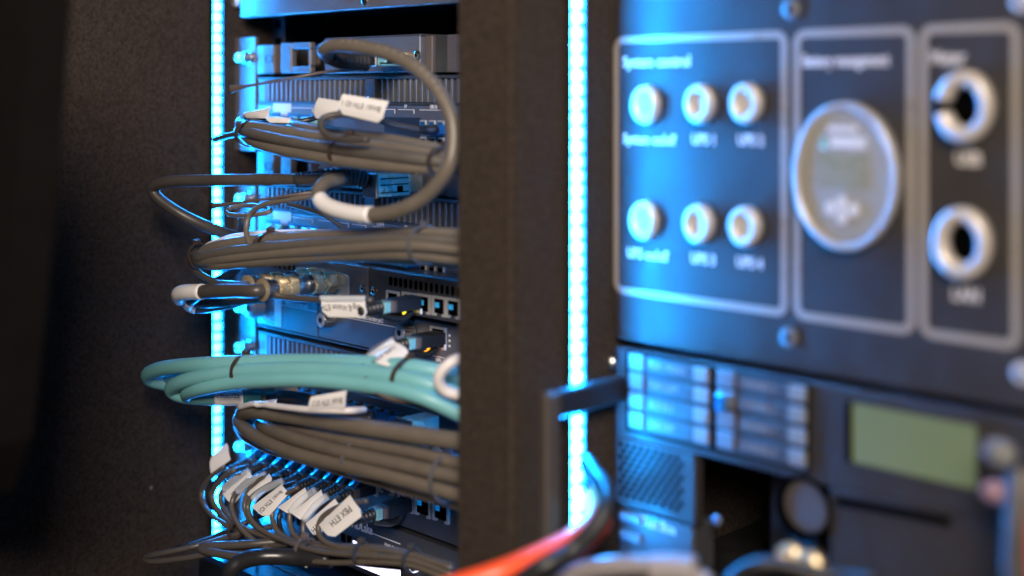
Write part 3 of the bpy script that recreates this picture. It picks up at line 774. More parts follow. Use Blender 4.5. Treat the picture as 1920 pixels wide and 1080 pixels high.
# ---- coaxial plugs
def coax(px, py, label, pts, r, sleeve_n, ln):
    base = P(px, py, OD + .0015)
    cc, path = cable('coaxial_cable', pts, r, 'cable_dark' if ln else 'cable', label)
    prof = lambda q: [(a * 1.0, b) for a, b in q]
    lathe('hex_nut', [(0, .0060), (.0015, .0080), (.009, .0080), (.010, .0058)], OUT, base + OUT * .006, 'gold', cc, 6)
    n = 6
    lathe('collar', [(0, .0058), (.001, .0075)] + [(.001 + .008 * k / n, .0075) for k in range(1, n + 1)] + [(.010, .0058)], OUT, base + OUT * .0165, 'gold', cc, 36, (.001, .0091, .0006))
    lathe('barrel', [(0, .0050), (.001, .0068), (.005, .0070), (.0052, .0054), (.009, .0054), (.0095, .0060), (.0125, .0056)], OUT, base + OUT * .0266, 'steel', cc, 24)
    lathe('knurled_ring', [(0, .0058), (.001, .0077)] + [(.001 + .0065 * k / n, .0077) for k in range(1, n + 1)] + [(.0085, .0058)], OUT, base + OUT * .0392, 'gold', cc, 36, (.001, .0076, .0006))
    lathe('knurled_ring', [(0, .0058), (.001, .0077)] + [(.001 + .0065 * k / n, .0077) for k in range(1, n + 1)] + [(.0085, .0058)], OUT, base + OUT * .0480, 'gold', cc, 36, (.001, .0076, .0006))
    lathe('ferrule', [(0, .0062), (.006, .0062), (.0062, .0074), (.009, .0076), (.0100, .0054)], OUT, base + OUT * .0560, 'steel', cc, 28)
    lathe('ferrule_rim', [(0, .0062), (.001, .0078), (.0024, .0078), (.0034, .0056)], OUT, base + OUT * .0645, 'gold', cc, 28)
    return cc, path
b = P(640, 525, OD + .0015) + OUT * .060
b2 = P(612, 519, OD + .0015) + OUT * .060
cx, path = coax(640, 525, 'grey coaxial cable with a white sleeve at its left end and knurled brass plugs', [b, b + OUT * .012, (440, 545, .096), (385, 547, .099), (350, 548, .102), (336, 552, .101), (345, 562, .094), (390, 566, .08), (450, 560, .06), (500, 556, .045)], .0048, 0, True)
tube('sleeve_label', path[25:47], .0056, 'paper', cx)
cy, path = coax(612, 519, 'second coaxial cable, behind and below the one with the white sleeve', [b2, b2 + OUT * .010, (400, 538, .092), (362, 560, .092), (356, 572, .088), (380, 577, .080), (430, 568, .065), (480, 555, .045)], .0042, 0, True)
tube('sleeve_label', path[26:38], .0048, 'paper', cy)
cable('loose_cable', [(345, 552, .085), (380, 540, .08), (420, 522, .07), (445, 500, .055), (455, 480, .04)], .0040, 'cable_dark', 'dark cable curving up behind the second bundle in front of the light strip')
cable('loose_cable', [(385, 580, .075), (420, 568, .068), (455, 556, .055), (500, 545, .04)], .0030, 'cable_dark', 'dark cable under the coaxial cables, lit blue by the strip')

# ---- labelled plug in the lone LAN socket
c5, path = cable('thin_cable', [(740, 636, .050), (715, 648, .060), (695, 662, .068), (684, 682, .074), (690, 712, .080), (715, 738, .080), (760, 750, .072), (810, 748, .062), (850, 738, .05)], .0022, 'brown', 'thin brown cable with the UPS ETH label, hanging over the aqua cables')
net_plug(c5, 826, 633, .0035, 'amber')
label_flag(c5, [(690, 672, .072), (738, 640, .058), (772, 661, .058), (722, 690, .074)], 'UPS ETH', .0052, tpos=(.22, .35))
ff = label_flag(c5, [(683, 668, .072), (733, 632, .058), (742, 642, .058), (692, 676, .072)]); ff.name = 'label_film'; ff.data.materials[0] = M['film']

# ---- aqua cables
TE = [
 ([(860, 706, .045), (800, 693, .058), (740, 685, .066), (650, 680, .075), (560, 678, .082), (460, 680, .092), (370, 684, .101), (310, 690, .106), (280, 700, .107), (282, 711, .103), (310, 719, .095), (360, 724, .08), (400, 728, .065)], .0053, 'longest aqua cable, top of the aqua bundle, reaching farthest left'),
 ([(860, 740, .050), (800, 720, .064), (740, 706, .072), (650, 696, .080), (560, 693, .088), (460, 696, .096), (390, 705, .102), (342, 716, .106), (322, 729, .105), (335, 740, .100), (372, 745, .092), (420, 745, .083), (470, 742, .073)], .0053, 'second aqua cable, whose loop ends in the sleeve lettered PORT'),
 ([(860, 775, .055), (800, 747, .068), (740, 730, .076), (660, 719, .083), (580, 712, .090), (500, 713, .096), (430, 719, .100), (380, 728, .103), (352, 737, .101), (360, 744, .094), (400, 748, .08)], .0050, 'lowest aqua cable of the bundle, under the other two in front'),
 ([(860, 722, .036), (800, 708, .048), (740, 700, .055), (650, 694, .062), (560, 696, .070), (460, 700, .080), (380, 702, .090), (335, 706, .094), (318, 714, .092), (330, 724, .084), (370, 730, .07)], .0050, 'rear aqua cable, mostly hidden between the others'),
]
for i, (pts, r, lb) in enumerate(TE):
    c_, path = cable('aqua_cable', pts, r, 'teal', lb, group='aqua cables of the aqua bundle')
    if i == 1:
        tl = tube('tail_boot', px_path([(455, 743, .079), (480, 741, .071), (490, 740, .068)]), .0062, 'teal_dark', c_)
        sl = tube('sleeve_label', px_path([(406, 744, .088), (430, 745, .082), (464, 744, .0765)]), .0060, 'paper', c_)
        q = P(452, 734, .0865); text('TEX PORT', P(450, 738, .0872), .0044, 'ink', c_, xdir=P(410, 737, .0955) - P(450, 738, .0872), up=(0.1, -.3, -1), squash=.85)
        base = P(545, 732, .030); ax = (P(492, 740, .068) - base).normalized(); Ln = (P(492, 740, .068) - base).length
        lathe('beige_plug', [(0, .0062), (Ln * .35, .0062), (Ln * .36, .0085), (Ln * .78, .0085), (Ln * .82, .0070)], ax, base, 'tan', c_, 8)
        lathe('beige_ring', [(Ln * .82, .0080), (Ln * .84, .0086), (Ln * .92, .0086), (Ln * .94, .0074)], ax, base, 'tan', c_, 28)
zip_tie(463, 698, .090, .0118, .0120, 'dark tie with a brass coloured head around the left of the aqua cables', (10, 1), wide=.0034)
zip_tie(770, 712, .062, .0132, .0150, 'brown tie around the right part of the aqua cables', (10, 2.5), wide=.0034)
cb, path = cable('white_cable', [(862, 672, .06), (845, 680, .066), (828, 696, .070), (823, 715, .070), (835, 733, .066), (860, 741, .06)], .0034, 'white', 'bright white cable bowing out beside the divider in front of the aqua cables')

# ---- plug with twisted dark tail and label in the patch unit
c6, path = cable('dark_cable', [(500, 752, .068), (530, 748, .058), (570, 752, .045), (600, 762, .030), (620, 768, .012)], .0058, 'cable_black', 'thick black plug tail lying under the aqua cables beside the beige plug')
for k in range(5):
    tube('strand', px_path([(520 + 12 * k, 742, .064 - .005 * k), (545 + 12 * k, 752, .055 - .005 * k), (572 + 12 * k, 768, .046 - .005 * k)]), .0012, 'cable_dark', c6, 8)
c7, path = cable('thin_cable', [(448, 764, .080), (480, 757, .086), (520, 762, .090), (580, 768, .092), (650, 770, .086), (684, 768, .07)], .0021, 'white', 'pale cable with the Brick1 ETH IO 2 label, above the thick grey cable')
label_flag(c7, [(583, 744, .094), (650, 732, .088), (650, 770, .088), (580, 772, .094)], 'Brick1 ETH IO 2', .0052, tpos=(.06, .30), squash=.72)
label_flag(c7, [(480, 753, .088), (520, 748, .084), (522, 762, .088), (476, 764, .090)], 'NET LAN', .0042, tpos=(.1, .3))
# shielded plug in the patch unit
c8, path = cable('shielded_cable', [(850, 826, .060), (740, 810, .070), (640, 795, .077), (560, 782, .080), (500, 773, .080), (468, 771, .076), (455, 777, .068), (458, 792, .058), (480, 806, .050), (540, 818, .045)], .0055, 'cable', 'thickest grey cable along the top of the third bundle')
c9, path = cable('shielded_cable', [(700, 785, .045), (650, 782, .055), (600, 784, .060), (560, 786, .06)], .0050, 'cable_black', 'short black cable ending in the shiny metal plug under the aqua cables')
x = X_at(836); z = Z_at(836, 790)
pl = thing_part('plug', (x, Y0, z), c9)
fbox('shell', x - .0075, x + .0075, z - .0085, z + .0075, .012, .036, 'cyan_lit_metal', pl, .001)
fbox('shell_step', x - .0080, x + .0080, z - .004, z + .0060, .014, .030, 'cyan_lit_metal', pl, .0005)
fbox('shell_rim', x - .0079, x + .0079, z - .009, z + .0082, .036, .0375, 'steel', pl)
fbox('housing', x - .0068, x + .0068, z - .007, z + .006, .0375, .058, 'black', pl, .001)
for k in range(5): fbox('grip_rib', x - .0074, x + .0074, z - .0074, z + .0064, .040 + k * .0036, .0412 + k * .0036, 'boot', pl)

# ---- third grey bundle
B3 = [
 ([(850, 866, .055), (780, 848, .063), (700, 834, .070), (620, 818, .074), (560, 804, .074), (520, 795, .070), (500, 790, .062)], .0043, 'upper cable of the third grey bundle, just under the thickest one'),
 ([(850, 893, .060), (760, 872, .070), (680, 856, .077), (600, 836, .081), (540, 818, .082), (505, 805, .078), (490, 795, .068)], .0045, 'second cable of the third grey bundle'),
 ([(850, 925, .060), (760, 900, .070), (680, 880, .078), (600, 862, .082), (540, 845, .084), (490, 824, .082), (458, 803, .076), (447, 788, .066), (455, 778, .055)], .0045, 'lowest front cable of the third grey bundle'),
 ([(850, 942, .048), (780, 922, .056), (700, 898, .062), (620, 874, .067), (560, 856, .070), (500, 838, .068), (462, 818, .06), (447, 800, .05)], .0040, 'rear cable at the bottom of the third grey bundle'),
 ([(850, 908, .045), (760, 886, .055), (680, 868, .060), (600, 852, .063), (540, 838, .063), (490, 815, .058), (462, 796, .048)], .0042, 'rear cable inside the third grey bundle'),
 ([(850, 880, .040), (760, 860, .050), (680, 845, .055), (600, 828, .058), (550, 812, .056)], .0040, 'rear upper cable of the third grey bundle'),
]
for k, (pts, r, lb) in enumerate(B3): cable('patch_cable', pts, r, 'cable_low', lb, group='grey cables of the third bundle')
zip_tie(677, 857, .068, .0115, .0150, 'blue grey tie around the middle of the third bundle', (10, 2.3), m='anod', wide=.003)
zip_tie(840, 896, .055, .0140, .0140, 'blue grey tie at the right end of the third bundle', (10, 2.6), m='anod', wide=.003)

# ---- fan of thin cables from the switch
def fan_plug(cab, i):
    px = 505 + 24 * i; py = 858 + (px - 505) * .285
    p = P(px, py, .001); x, z = p.x, p.z
    pl = thing_part('plug', (x, p.y, z), cab)
    fbox('plug_body', x - .0056, x + .0056, z - .0042, z + .0040, .001, .016, 'black', pl, .0008)
    fbox('plug_band', x - .0058, x + .0058, z - .0036, z + .0034, .016, .0205, 'brown', pl, .0006)
    # curved latch guard over the top
    vs = []; n = 7
    for k in range(n):
        a = k / (n - 1); yy = -.0015 - .017 * a; zz = .0085 * (1 - a ** 1.8) + .0042
        for xx in (-.0036, .0036): vs.append((xx, yy, zz))
    K = len(vs); vs += [(a_, b_ + .0006, c_ - .0016) for a_, b_, c_ in vs]
    fs = []
    for k in range(n - 1):
        fs += [(2 * k, 2 * k + 1, 2 * k + 3, 2 * k + 2), (K + 2 * k + 2, K + 2 * k + 3, K + 2 * k + 1, K + 2 * k),
               (2 * k, 2 * k + 2, K + 2 * k + 2, K + 2 * k), (2 * k + 1, K + 2 * k + 1, K + 2 * k + 3, 2 * k + 3)]
    fs += [(0, K, K + 1, 1), (2 * n - 2, 2 * n - 1, K + 2 * n - 1, K + 2 * n - 2)]
    link('latch_guard', mesh_from(vs, fs, 'latch', True), (x, p.y, z), pl)
    fbox('guard_side', x + .0038, x + .0062, z + .003, z + .0095, .002, .013, 'black', pl, .001)
    a = Vector((x, p.y - .0195, z)); b = Vector((x, p.y - .036, z - .002))
    boot(pl, [a, (a + b) / 2, b], .0044, .0028, n=9)
    return b
FAN = [
 [(420, 876, .0480), (392, 898, .0512), (378, 925, .0528), (388, 955, .0560), (420, 982, .0592), (470, 1000, .0608), (560, 1016, .0616), (660, 1026, .0592), (760, 1036, .0528), (850, 1062, .0440)],
 [(440, 882, .0512), (412, 902, .0544), (398, 930, .0560), (410, 958, .0584), (445, 988, .0608), (510, 1010, .0624), (600, 1026, .0624), (680, 1034, .0592), (760, 1044, .0528), (850, 1074, .0440)],
 [(455, 888, .0528), (428, 906, .0560), (413, 930, .0584), (420, 955, .0608), (450, 985, .0632), (500, 1006, .0648), (590, 1024, .0648), (680, 1034, .0624), (760, 1046, .0544), (850, 1080, .0440)],
 [(490, 893, .0528), (460, 906, .0576), (440, 928, .0616), (435, 955, .0656), (452, 990, .0680), (490, 1022, .0688), (550, 1046, .0688), (620, 1055, .0672), (700, 1054, .0624), (770, 1060, .0560), (850, 1090, .0464)],
 [(500, 895, .0528), (475, 908, .0560), (462, 930, .0592), (460, 958, .0616), (478, 985, .0632), (515, 1006, .0648), (600, 1032, .0656), (690, 1046, .0624), (770, 1054, .0544), (850, 1084, .0448)],
 [(520, 905, .0528), (490, 918, .0568), (468, 938, .0608), (466, 962, .0632), (485, 990, .0656), (530, 1012, .0672), (600, 1034, .0680), (690, 1042, .0640), (770, 1050, .0560), (850, 1078, .0456)],
 [(558, 915, .0512), (530, 932, .0552), (513, 955, .0584), (512, 978, .0608), (527, 1002, .0624), (565, 1020, .0640), (620, 1036, .0640), (700, 1040, .0600), (770, 1048, .0536), (850, 1076, .0440)],
 [(582, 920, .0496), (556, 940, .0544), (544, 962, .0576), (545, 988, .0600), (558, 1008, .0616), (595, 1024, .0632), (650, 1030, .0616), (720, 1034, .0576), (780, 1044, .0520), (850, 1070, .0440)],
 [(606, 928, .0488), (585, 950, .0536), (571, 975, .0576), (569, 1000, .0600), (578, 1018, .0616), (605, 1028, .0624), (655, 1024, .0608), (720, 1028, .0576), (780, 1040, .0520), (850, 1066, .0440)],
]
names = ['outermost left', 'second from the left', 'third from the left', 'fourth from the left, widest arc', 'fifth from the left', 'sixth from the left', 'seventh from the left', 'eighth from the left', 'ninth from the left']
FC = []
for i, pts in enumerate(FAN):
    px = 505 + 24 * i; py = 858 + (px - 505) * .285; p = P(px, py, .001)
    b = Vector((p.x, p.y - .036, p.z - .002))
    path = catmull([b, b + Vector((-.003, -.010, -.002))] + [P(*q) for q in pts], 8)
    c_ = tube('thin_cable', path, .0019, 'cable_fan', None, 12)
    tag(c_, 'thin network cable arching from the black switch, ' + names[i], 'cable', 'thin network cables arching from the switch')
    fan_plug(c_, i); FC.append(c_)
DK = [
 [(470, 872, .030), (420, 890, .040), (396, 915, .045), (400, 950, .048), (440, 990, .052), (520, 1022, .054), (640, 1050, .052), (760, 1062, .046), (850, 1086, .04)],
 [(530, 892, .030), (470, 905, .040), (432, 935, .046), (428, 968, .050), (462, 1004, .054), (540, 1038, .056), (640, 1048, .054), (740, 1056, .048)],
 [(560, 902, .030), (500, 925, .042), (478, 955, .050), (492, 992, .054), (540, 1026, .056), (640, 1052, .055), (760, 1066, .046)],
 [(600, 915, .032), (548, 935, .044), (524, 966, .050), (530, 1000, .054), (560, 1030, .058), (640, 1044, .056), (740, 1050, .050)],
 [(640, 930, .034), (605, 950, .044), (588, 980, .050), (590, 1006, .054), (612, 1032, .056), (680, 1046, .054)],
]
for k, pts in enumerate(DK):
    cable('thin_cable', pts, .0016, 'cable_black', 'thin black cable behind the grey ones at the switch, ' + ('outermost left', 'second from left', 'middle one of five', 'second from right', 'innermost right')[k], group='thin black cables behind the switch fan')
# tenth cable: plug in a framed socket, with the big label
p10 = [(690, 939, .0500), (655, 944, .0530), (625, 955, .0560), (603, 972, .0600), (597, 995, .0624), (608, 1014, .0640), (640, 1026, .0640), (700, 1030, .0608), (770, 1040, .0544), (850, 1066, .0456)]
c10, path = cable('thin_cable', p10, .0019, 'cable_fan', 'rightmost thin cable of the switch fan, carrying the large PBX ETH label', group='thin network cables arching from the switch')
net_plug(c10, 764, 945, .0014, None)
label_flag(c10, [(598, 984, .0656), (656, 928, .0592), (684, 964, .0576), (622, 1011, .0672)], 'PBX ETH', .0074, tpos=(.14, .32), squash=.72, curl=.001)
label_flag(FC[8], [(573, 982, .0624), (628, 935, .0544), (641, 950, .0528), (594, 1009, .0624)], 'ETH', .0060, tpos=(.66, .45), curl=.001)
label_flag(FC[7], [(546, 962, .0608), (602, 918, .0512), (611, 936, .0496), (570, 978, .0600)], None, curl=.001)
label_flag(FC[6], [(521, 951, .0600), (572, 914, .0528), (581, 930, .0512), (546, 966, .0600)], None, curl=.001)
label_flag(FC[5], [(472, 950, .0624), (528, 908, .0544), (543, 924, .0544), (500, 973, .0632)], 'Brick1 ETH IO1', .0056, tpos=(.10, .42), squash=.7, curl=.001)
label_flag(FC[4], [(462, 925, .0592), (505, 888, .0528), (513, 898, .0528), (474, 934, .0592)], None, curl=.001)
label_flag(FC[2], [(417, 925, .0592), (468, 884, .0512), (477, 896, .0512), (437, 948, .0600)], 'Brick2 ETH IO1', .0046, tpos=(.15, .45), squash=.65, curl=.001)
label_flag(FC[0], [(396, 890, .0496), (432, 862, .0432), (428, 828, .0416), (394, 858, .0496)], None, curl=.001)
for ci, q in ((8, [(571, 976, .0592), (590, 950, .0552), (614, 930, .0496)]), (7, [(545, 960, .0592), (562, 940, .0560), (592, 918, .0480)]), (5, [(474, 936, .0624), (495, 918, .0576), (530, 902, .0512)]), (3, [(445, 922, .0624), (465, 905, .0584), (498, 890, .0512)]), (2, [(420, 918, .0592), (435, 903, .0568), (468, 884, .0496)])):
    tube('label_film', px_path(q), .0027, 'film', FC[ci], 12)
zip_tie(573, 1034, .0648, .0085, .0085, 'dark tie with an upright head round the thin cables, below the PBX label', (10, 2.4), m='brown', wide=.0030, tail=[(573, 1020, .0720), (580, 1010, .0736)])
zip_tie(680, 1039, .0616, .0068, .0070, 'dark blue tie round the thin cables, in front of the lit display', (10, .6), m='anod_dark')
zip_tie(772, 1050, .0536, .0066, .0070, 'third tie round the thin cables, nearest the divider', (10, 3), m='anod_dark')
zip_tie(441, 994, .0656, .0055, .0055, 'small black tie at the left bend of the thin cables', (10, 6), head=False)

# ---- cables lying at the bottom left
cable('floor_cable', [(520, 985, .04), (450, 1000, .06), (390, 1018, .085), (340, 1030, .10), (290, 1040, .112), (272, 1047, .114), (290, 1053, .112), (350, 1046, .10), (420, 1034, .085), (480, 1026, .07), (540, 1020, .06)], .0021, 'cable_dark', 'thin dark cable loop pointing far left at the bottom')
cable('floor_cable', [(560, 1012, .05), (470, 1020, .075), (400, 1024, .09), (378, 1027, .094), (390, 1034, .094), (440, 1042, .088), (520, 1046, .075)], .0030, 'cable_dark', 'flat dark cable bend just under the end of the left light strip')
cable('floor_cable', [(430, 1085, .10), (436, 1066, .10), (455, 1052, .095), (490, 1044, .088), (540, 1044, .075), (620, 1050, .06)], .0056, 'cable_black', 'thick black cable rising from the bottom edge below the thin cables')
cable('floor_cable', [(500, 960, .03), (450, 985, .045), (400, 1008, .07), (350, 1025, .09), (322, 1032, .098)], .0024, 'cable_black', 'black cable slanting down left behind the end of the light strip')
tg = fbox('paper_tag', X_at(560, .07), X_at(576, .07), Z_at(570, 1062, .07), Z_at(570, 1054, .07), .070, .0706, 'paper', None)
tag(tg, 'small grey paper scrap tucked under the thin cable bundle', 'paper tag')

# ================================================================ RIGHT BAY
cp = thing('control_panel', (-.504, Y0, -.147), 'large control panel with outlined sections, round buttons and a gauge', 'control panel')
XP0, XP1 = -.504, -.168
fbox('faceplate', XP0, XP1, -.1465, .062, -.003, .0, 'panel', cp, .0008)
fbox('panel_back', XP0 + .01, XP1 - .01, -.14, .056, -.12, -.0032, 'paint', cp)
for a, b in ((1151, 1477), (1488, 1716), (1724, 1914)):
    rrect_line('section_outline', X_at(a), X_at(b), -.1195, .0318, 0, .0042, .0070, 'line', cp)
for px, py in ((1484, 18), (1480, 632)):
    screw(px, py, cp, .0005, .0052, .002, 'anod')
screw(1918, 700, cp, .0005, .0052, .002, 'satin'); screw(1916, 2, cp, .0005, .0052, .002, 'satin')
text('System control', (X_at(1168), Y0 - .0004, Z_at(1168, 126)), .0090, 'pprint', cp, squash=.90, bold=.00025)
text('Battery management', (X_at(1505), Y0 - .0004, Z_at(1505, 125)), .0090, 'pprint', cp, squash=.66, bold=.00025)
text('Meter', (X_at(1745), Y0 - .0004, Z_at(1745, 120)), .0090, 'pprint', cp, squash=.8, bold=.00025)
def button(px, py, big):
    p = P(px, py); r = .0116 if big else .0110
    b_ = link('push_button', None, (p.x, Y0, p.z), cp); b_.scale.x = .84
    ring_face('bezel', p.x, p.z, 0, .0060 if big else .0075, r, r * (.40 if big else .5), 'bezel', b_, 40, .003)
    disc('plunger', p.x, p.z, 0, .0048, r * .5, 'cyan_lit_metal' if big else 'satin', b_)
for px, py, s, big in ((1217, 197, 'System on/off', 1), (1321, 195, 'UPS 1', 0), (1408, 194, 'UPS 2', 0), (1214, 413, 'UPS on/off', 1), (1319, 419, 'UPS 3', 0), (1406, 424, 'UPS 4', 0)):
    button(px, py, big)
    x = X_at(px); z = P(px, py).z
    text(s, (x, Y0 - .0004, z - .0225), .0082, 'pprint', cp, squash=.85, align='CENTER', bold=.00025)
p = P(1594, 330)
ga = link('gauge', None, (p.x, Y0, p.z), cp); ga.scale.x = .78
ring_face('gauge_rim', p.x, p.z, 0, .0080, .0375, .0335, 'rim', ga, 56, .003)
disc('gauge_dial', p.x, p.z, 0, .0060, .0336, 'glass', ga, 48)
fbox('gauge_screen', p.x - .019, p.x + .017, p.z - .006, p.z + .012, .0060, .0065, 'gscreen', ga, .0003)
fbox('gauge_label', p.x - .010, p.x + .016, p.z + .0145, p.z + .0200, .0060, .0063, 'pprint', ga, 0)
fbox('gauge_mark', p.x - .017, p.x - .0125, p.z + .0135, p.z + .0195, .0060, .0063, 'cyan_lit_metal', ga, 0)
fbox('gauge_label', p.x - .012, p.x + .010, p.z + .0225, p.z + .0255, .0060, .0063, 'pprint', ga, 0)
for dx, dz in ((-.0095, -.0165), (-.001, -.0135), (.0075, -.0165), (-.001, -.0205)):
    disc('gauge_key', p.x + dx, p.z + dz, .0060, .0075, .0036, 'pprint', ga, 20)
for px, py, s, key in ((1816, 200, 'USB', (math.pi, .22)), (1812, 455, 'LAN', None)):
    p = P(px, py)
    jk = link('jack', None, (p.x, Y0, p.z), cp); jk.scale.x = .80
    ring_face('jack_ring', p.x, p.z, 0, .0085, .0172, .0092, 'bezel', jk, 48, .004, key)
    disc('jack_hole', p.x, p.z, 0, .0012, .0091, 'void', jk, 28)
    if key: fbox('key_notch', p.x - .0170, p.x - .0091, p.z - .0018, p.z + .0018, 0, .0052, 'void', jk, 0)
    text(s, (p.x, Y0 - .0004, p.z - .0275), .0086, 'pprint', cp, squash=.85, align='CENTER', bold=.0003)

# radio-like unit below
ra = thing('audio_unit', (-.500, Y0, -.26), 'black brown unit with two columns of labelled keys and a green screen', 'audio unit')
XK = X_at(1160)
GX = X_at(1312)
fbox('faceplate', XK, XP1, -.2020, -.1500, -.004, .004, 'panel', ra, .001)
fbox('faceplate', XK, X_at(1312), -.2420, -.2022, -.004, .004, 'panel', ra, .001)
fbox('faceplate', X_at(1562), XP1, -.2700, -.2022, -.004, .004, 'panel', ra, .001)
fbox('bay_interior', X_at(1312), X_at(1562), -.2700, -.2022, -.09, -.06, 'void', ra)
fbox('bay_block', X_at(1385), X_at(1450), -.262, -.208, -.05, -.030, 'black', ra, .001)
fbox('bay_block', X_at(1452), X_at(1500), -.262, -.206, -.05, -.018, 'paint', ra, .001)
fbox('housing', XK + .005, XP1 - .01, -.20, -.152, -.15, -.0045, 'paint', ra)
rrect_line('key_frame', X_at(1183), X_at(1346), -.1978, -.1508, .004, .0012, .001, 'void', ra, .0006)
rrect_line('key_frame', X_at(1347), X_at(1527), -.1978, -.1508, .004, .0012, .001, 'void', ra, .0006)
for col, (a, sqa, sqb, ta) in enumerate(((1190, 1312, 1340, 1222), (1354, 1490, 1522, 1392))):
    for k in range(4):
        z1 = -.1528 - k * .0112; z0 = z1 - .0082
        fbox('key_strip', X_at(ta), X_at(sqa) - .001, z0, z1, .004, .0048, 'anod_dark', ra, .0003)
        fbox('key', X_at(sqa), X_at(sqb), z0, z1, .004, .0066, 'keycap', ra, .0008)
        fbox('side_key', X_at(a), X_at(ta - 4), z0, z1 + .001, .004, .0060, 'anod', ra, .0006)
        s = (('PGM 1 MONO', 'PGM 2 LEFT', 'AUX IN 3', 'LINE OUT'), ('CHANNEL 5', 'CHANNEL 6', 'CHANNEL 7', 'CHANNEL 8'))[col][k]
        text(s, (X_at(ta) + .002, Y0 - .0050, z0 + .0022), .0055, 'line', ra, squash=.75)
fbox('blue_key', X_at(1354), X_at(1374), -.1745, -.1650, .004, .0080, 'latch', ra, .001)
lc = fbox('screen_frame', X_at(1596), X_at(1846), -.1880, -.1535, .004, .0052, 'panel', ra, .0005)
fbox('screen', X_at(1609), X_at(1840), -.1858, -.1565, .0052, .0058, 'lcd', ra, 0)
fbox('screen_dark_edge', X_at(1598), X_at(1608), -.1862, -.1560, .0052, .0062, 'void', ra, 0)  # black strip along the left edge of the screen
# diamond perforated grille
vs, fs = [], []
def addpr(cx, cz, s, o0, o1):
    k = len(vs)
    for o in (o0, o1):
        for a in range(4):
            an = math.pi / 2 * a; vs.append((cx + s * math.cos(an), -o, cz + s * math.sin(an)))
    fs.append((k + 4, k + 7, k + 6, k + 5)); fs.extend([(k + j, k + (j + 1) % 4, k + 4 + (j + 1) % 4, k + 4 + j) for j in range(4)])
gx0, gx1 = X_at(1172), X_at(1300); nx = 9
for i in range(nx):
    for j in range(9):
        cx = (i + .5 * (j % 2)) * .0052; cz = -j * .0036
        if cx < gx1 - gx0: addpr(cx, cz, .0017, .004, .0047)
g = link('grille_holes', mesh_from(vs, fs, 'void'), (gx0, Y0, -.2065), ra); g['kind'] = 'stuff'
rg = P(1512, 950, .002)
ring_face('round_socket', rg.x, rg.z, .0, .005, .0165, .0135, 'void', ra, 40)
disc('round_socket_face', rg.x, rg.z, -.003, .003, .0134, 'grip', ra, 36)
path = px_path([(1570, 938, .006), (1640, 950, .006), (1720, 965, .006), (1780, 978, .006)])
tube('pull_groove', path, .0020, 'void', ra, 8)

# lower lettered box
bx = thing('lettered_box', (X_at(1160), Y0, -.30), 'dark blue box lettered Test Box at the bottom of the right bay', 'box')
fbox('faceplate', XK, X_at(1300), -.2720, -.2440, -.02, .0, 'anod_dark', bx, .001)
text('Test Box', (X_at(1203), Y0 - .0004, Z_at(1203, 984)), .0080, 'pprint', bx, squash=.85)
screw(1345, 975, ra, -.002, .003, m='anod'); screw(1183, 938, bx, .0, .003)
for z in (-.2490, -.2600): fbox('raised_rib', X_at(1165), X_at(1205), z - .0025, z + .0025, 0, .003, 'anod', bx, .001)

# rack handle
hd = thing('handle', (X_at(1170), Y0, -.167), 'black square rack handle standing out in front of the right light strip', 'handle')
zh = -.1665
fbox('arm', X_at(1163), X_at(1163) + .007, zh - .0150, zh, 0, .0590, 'black', hd, .0012)
fbox('grip', X_at(1163), X_at(1163) + .0075, -.40, zh + .0004, .0592, .0700, 'grip', hd, .0016)
# small things between rail and panel
bp = thing('panel_bolts', (X_at(1120), Y0, -.153), 'pair of silver bolt heads on the rail above the handle', 'bolt')
for px, py in ((1112, 697), (1128, 692), (1150, 678)):
    q = P(px, py, 0); lathe('bolt_head', [(0, .0042), (.004, .0042), (.005, .003)], OUT, q, 'steel', bp, 18)
bp2 = thing('panel_bolts', (X_at(1120), Y0, .04), 'pair of dim bolt heads at the top of the rail right of the divider', 'bolt')
for px, py in ((1119, 38), (1132, 28), (1128, 572)):
    q = P(px, py, 0); lathe('bolt_head', [(0, .0032), (.003, .0032), (.004, .002)], OUT, q, 'satin', bp2, 18)

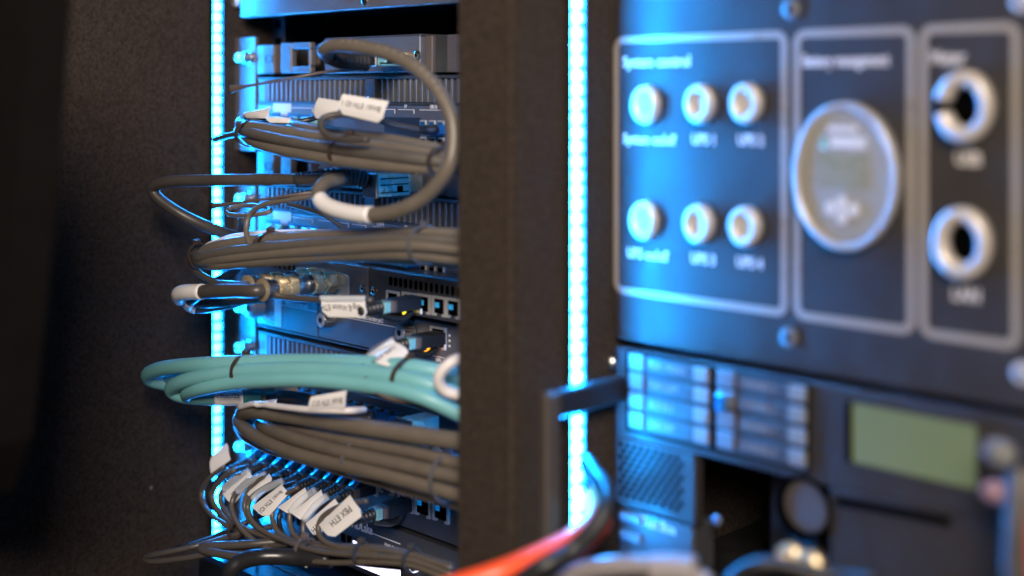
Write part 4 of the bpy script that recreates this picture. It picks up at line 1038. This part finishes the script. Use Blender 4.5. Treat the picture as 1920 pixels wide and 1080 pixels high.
# cables at the bottom of the right bay
cable('orange_cable', [(790, 1122, .150), (860, 1099, .135), (940, 1073, .118), (1010, 1043, .098), (1072, 1012, .075), (1105, 985, .050), (1114, 955, .035), (1104, 930, .02)], .0064, 'orange', 'thick orange red cable sweeping up from the bottom in front of the divider')
cable('orange_cable', [(1010, 1078, .085), (1070, 1040, .070), (1110, 1005, .055), (1132, 975, .042), (1120, 945, .025)], .0052, 'orange', 'shorter red cable behind the thick orange one')
cable('black_cable', [(960, 1100, .118), (1020, 1062, .110), (1075, 1030, .095), (1120, 985, .086), (1137, 945, .078), (1130, 912, .068), (1114, 888, .055), (1102, 868, .045)], .0050, 'boot', 'thick black cable curving beside the bottom end of the right light strip')
cable('pale_cable', [(1000, 1118, .090), (1050, 1086, .090), (1120, 1066, .090), (1200, 1060, .086), (1270, 1068, .082), (1330, 1096, .08)], .0050, 'pale', 'thick pale cable arching along the bottom edge of the right bay')
pc, _ = cable('pale_cable', [(1222, 1066, .092), (1260, 1066, .088), (1304, 1070, .084)], .0070, 'pale', 'short white connector on the pale cable at the bottom edge')
def small_conn(px, py, o, r, m, label, d=(0.2, -1, .2)):
    q = P(px, py, o)
    t = lathe('connector', [(0, r * .6), (r * .5, r), (r * 1.5, r), (r * 1.7, r * .7), (r * 2.6, r * .6)], d, q, m, None, 24)
    tag(t, label, 'connector')
    lathe('pin', [(r * 2.6, r * .3), (r * 3.2, r * .2)], d, q, 'steel', t, 12)
small_conn(1528, 1058, .045, .0070, 'gold', 'brass connector at the bottom under the round socket')
small_conn(1490, 1040, .045, .0060, 'gold', 'smaller brass connector left of the big brass one at the bottom')
small_conn(1892, 858, .030, .0058, 'keycap', 'silver connector at the right edge beside the green screen', (-.3, -1, .5))
small_conn(1880, 925, .030, .0046, 'pink', 'pinkish connector just below the silver one at the right edge', (-.3, -1, .3))
cable('blue_cable', [(1370, 1090, .075), (1410, 1062, .075), (1460, 1058, .07), (1520, 1072, .065), (1580, 1084, .06), (1640, 1090, .06)], .0036, 'paint', 'dark blue cable loop along the bottom edge under the black bay opening')
cable('red_cable', [(1990, 900, .04), (1962, 950, .04), (1946, 1010, .04), (1946, 1095, .04)], .0050, 'red', 'dark red cable running down the right edge')
cable('dark_cable', [(1915, 880, .035), (1910, 960, .040), (1906, 1095, .045)], .0060, 'cable_dark', 'dark cable beside the red one at the lower right edge')
sh = fbox('bottom_shelf', -.515, XP1, -.300, -.290, -.2, .055, 'black', None, .001)
tag(sh, 'black shelf along the bottom of the right bay', 'shelf')

SC.cycles.use_denoising = True
SC.cycles.max_bounces = 6
SC.cycles.sample_clamp_indirect = 6
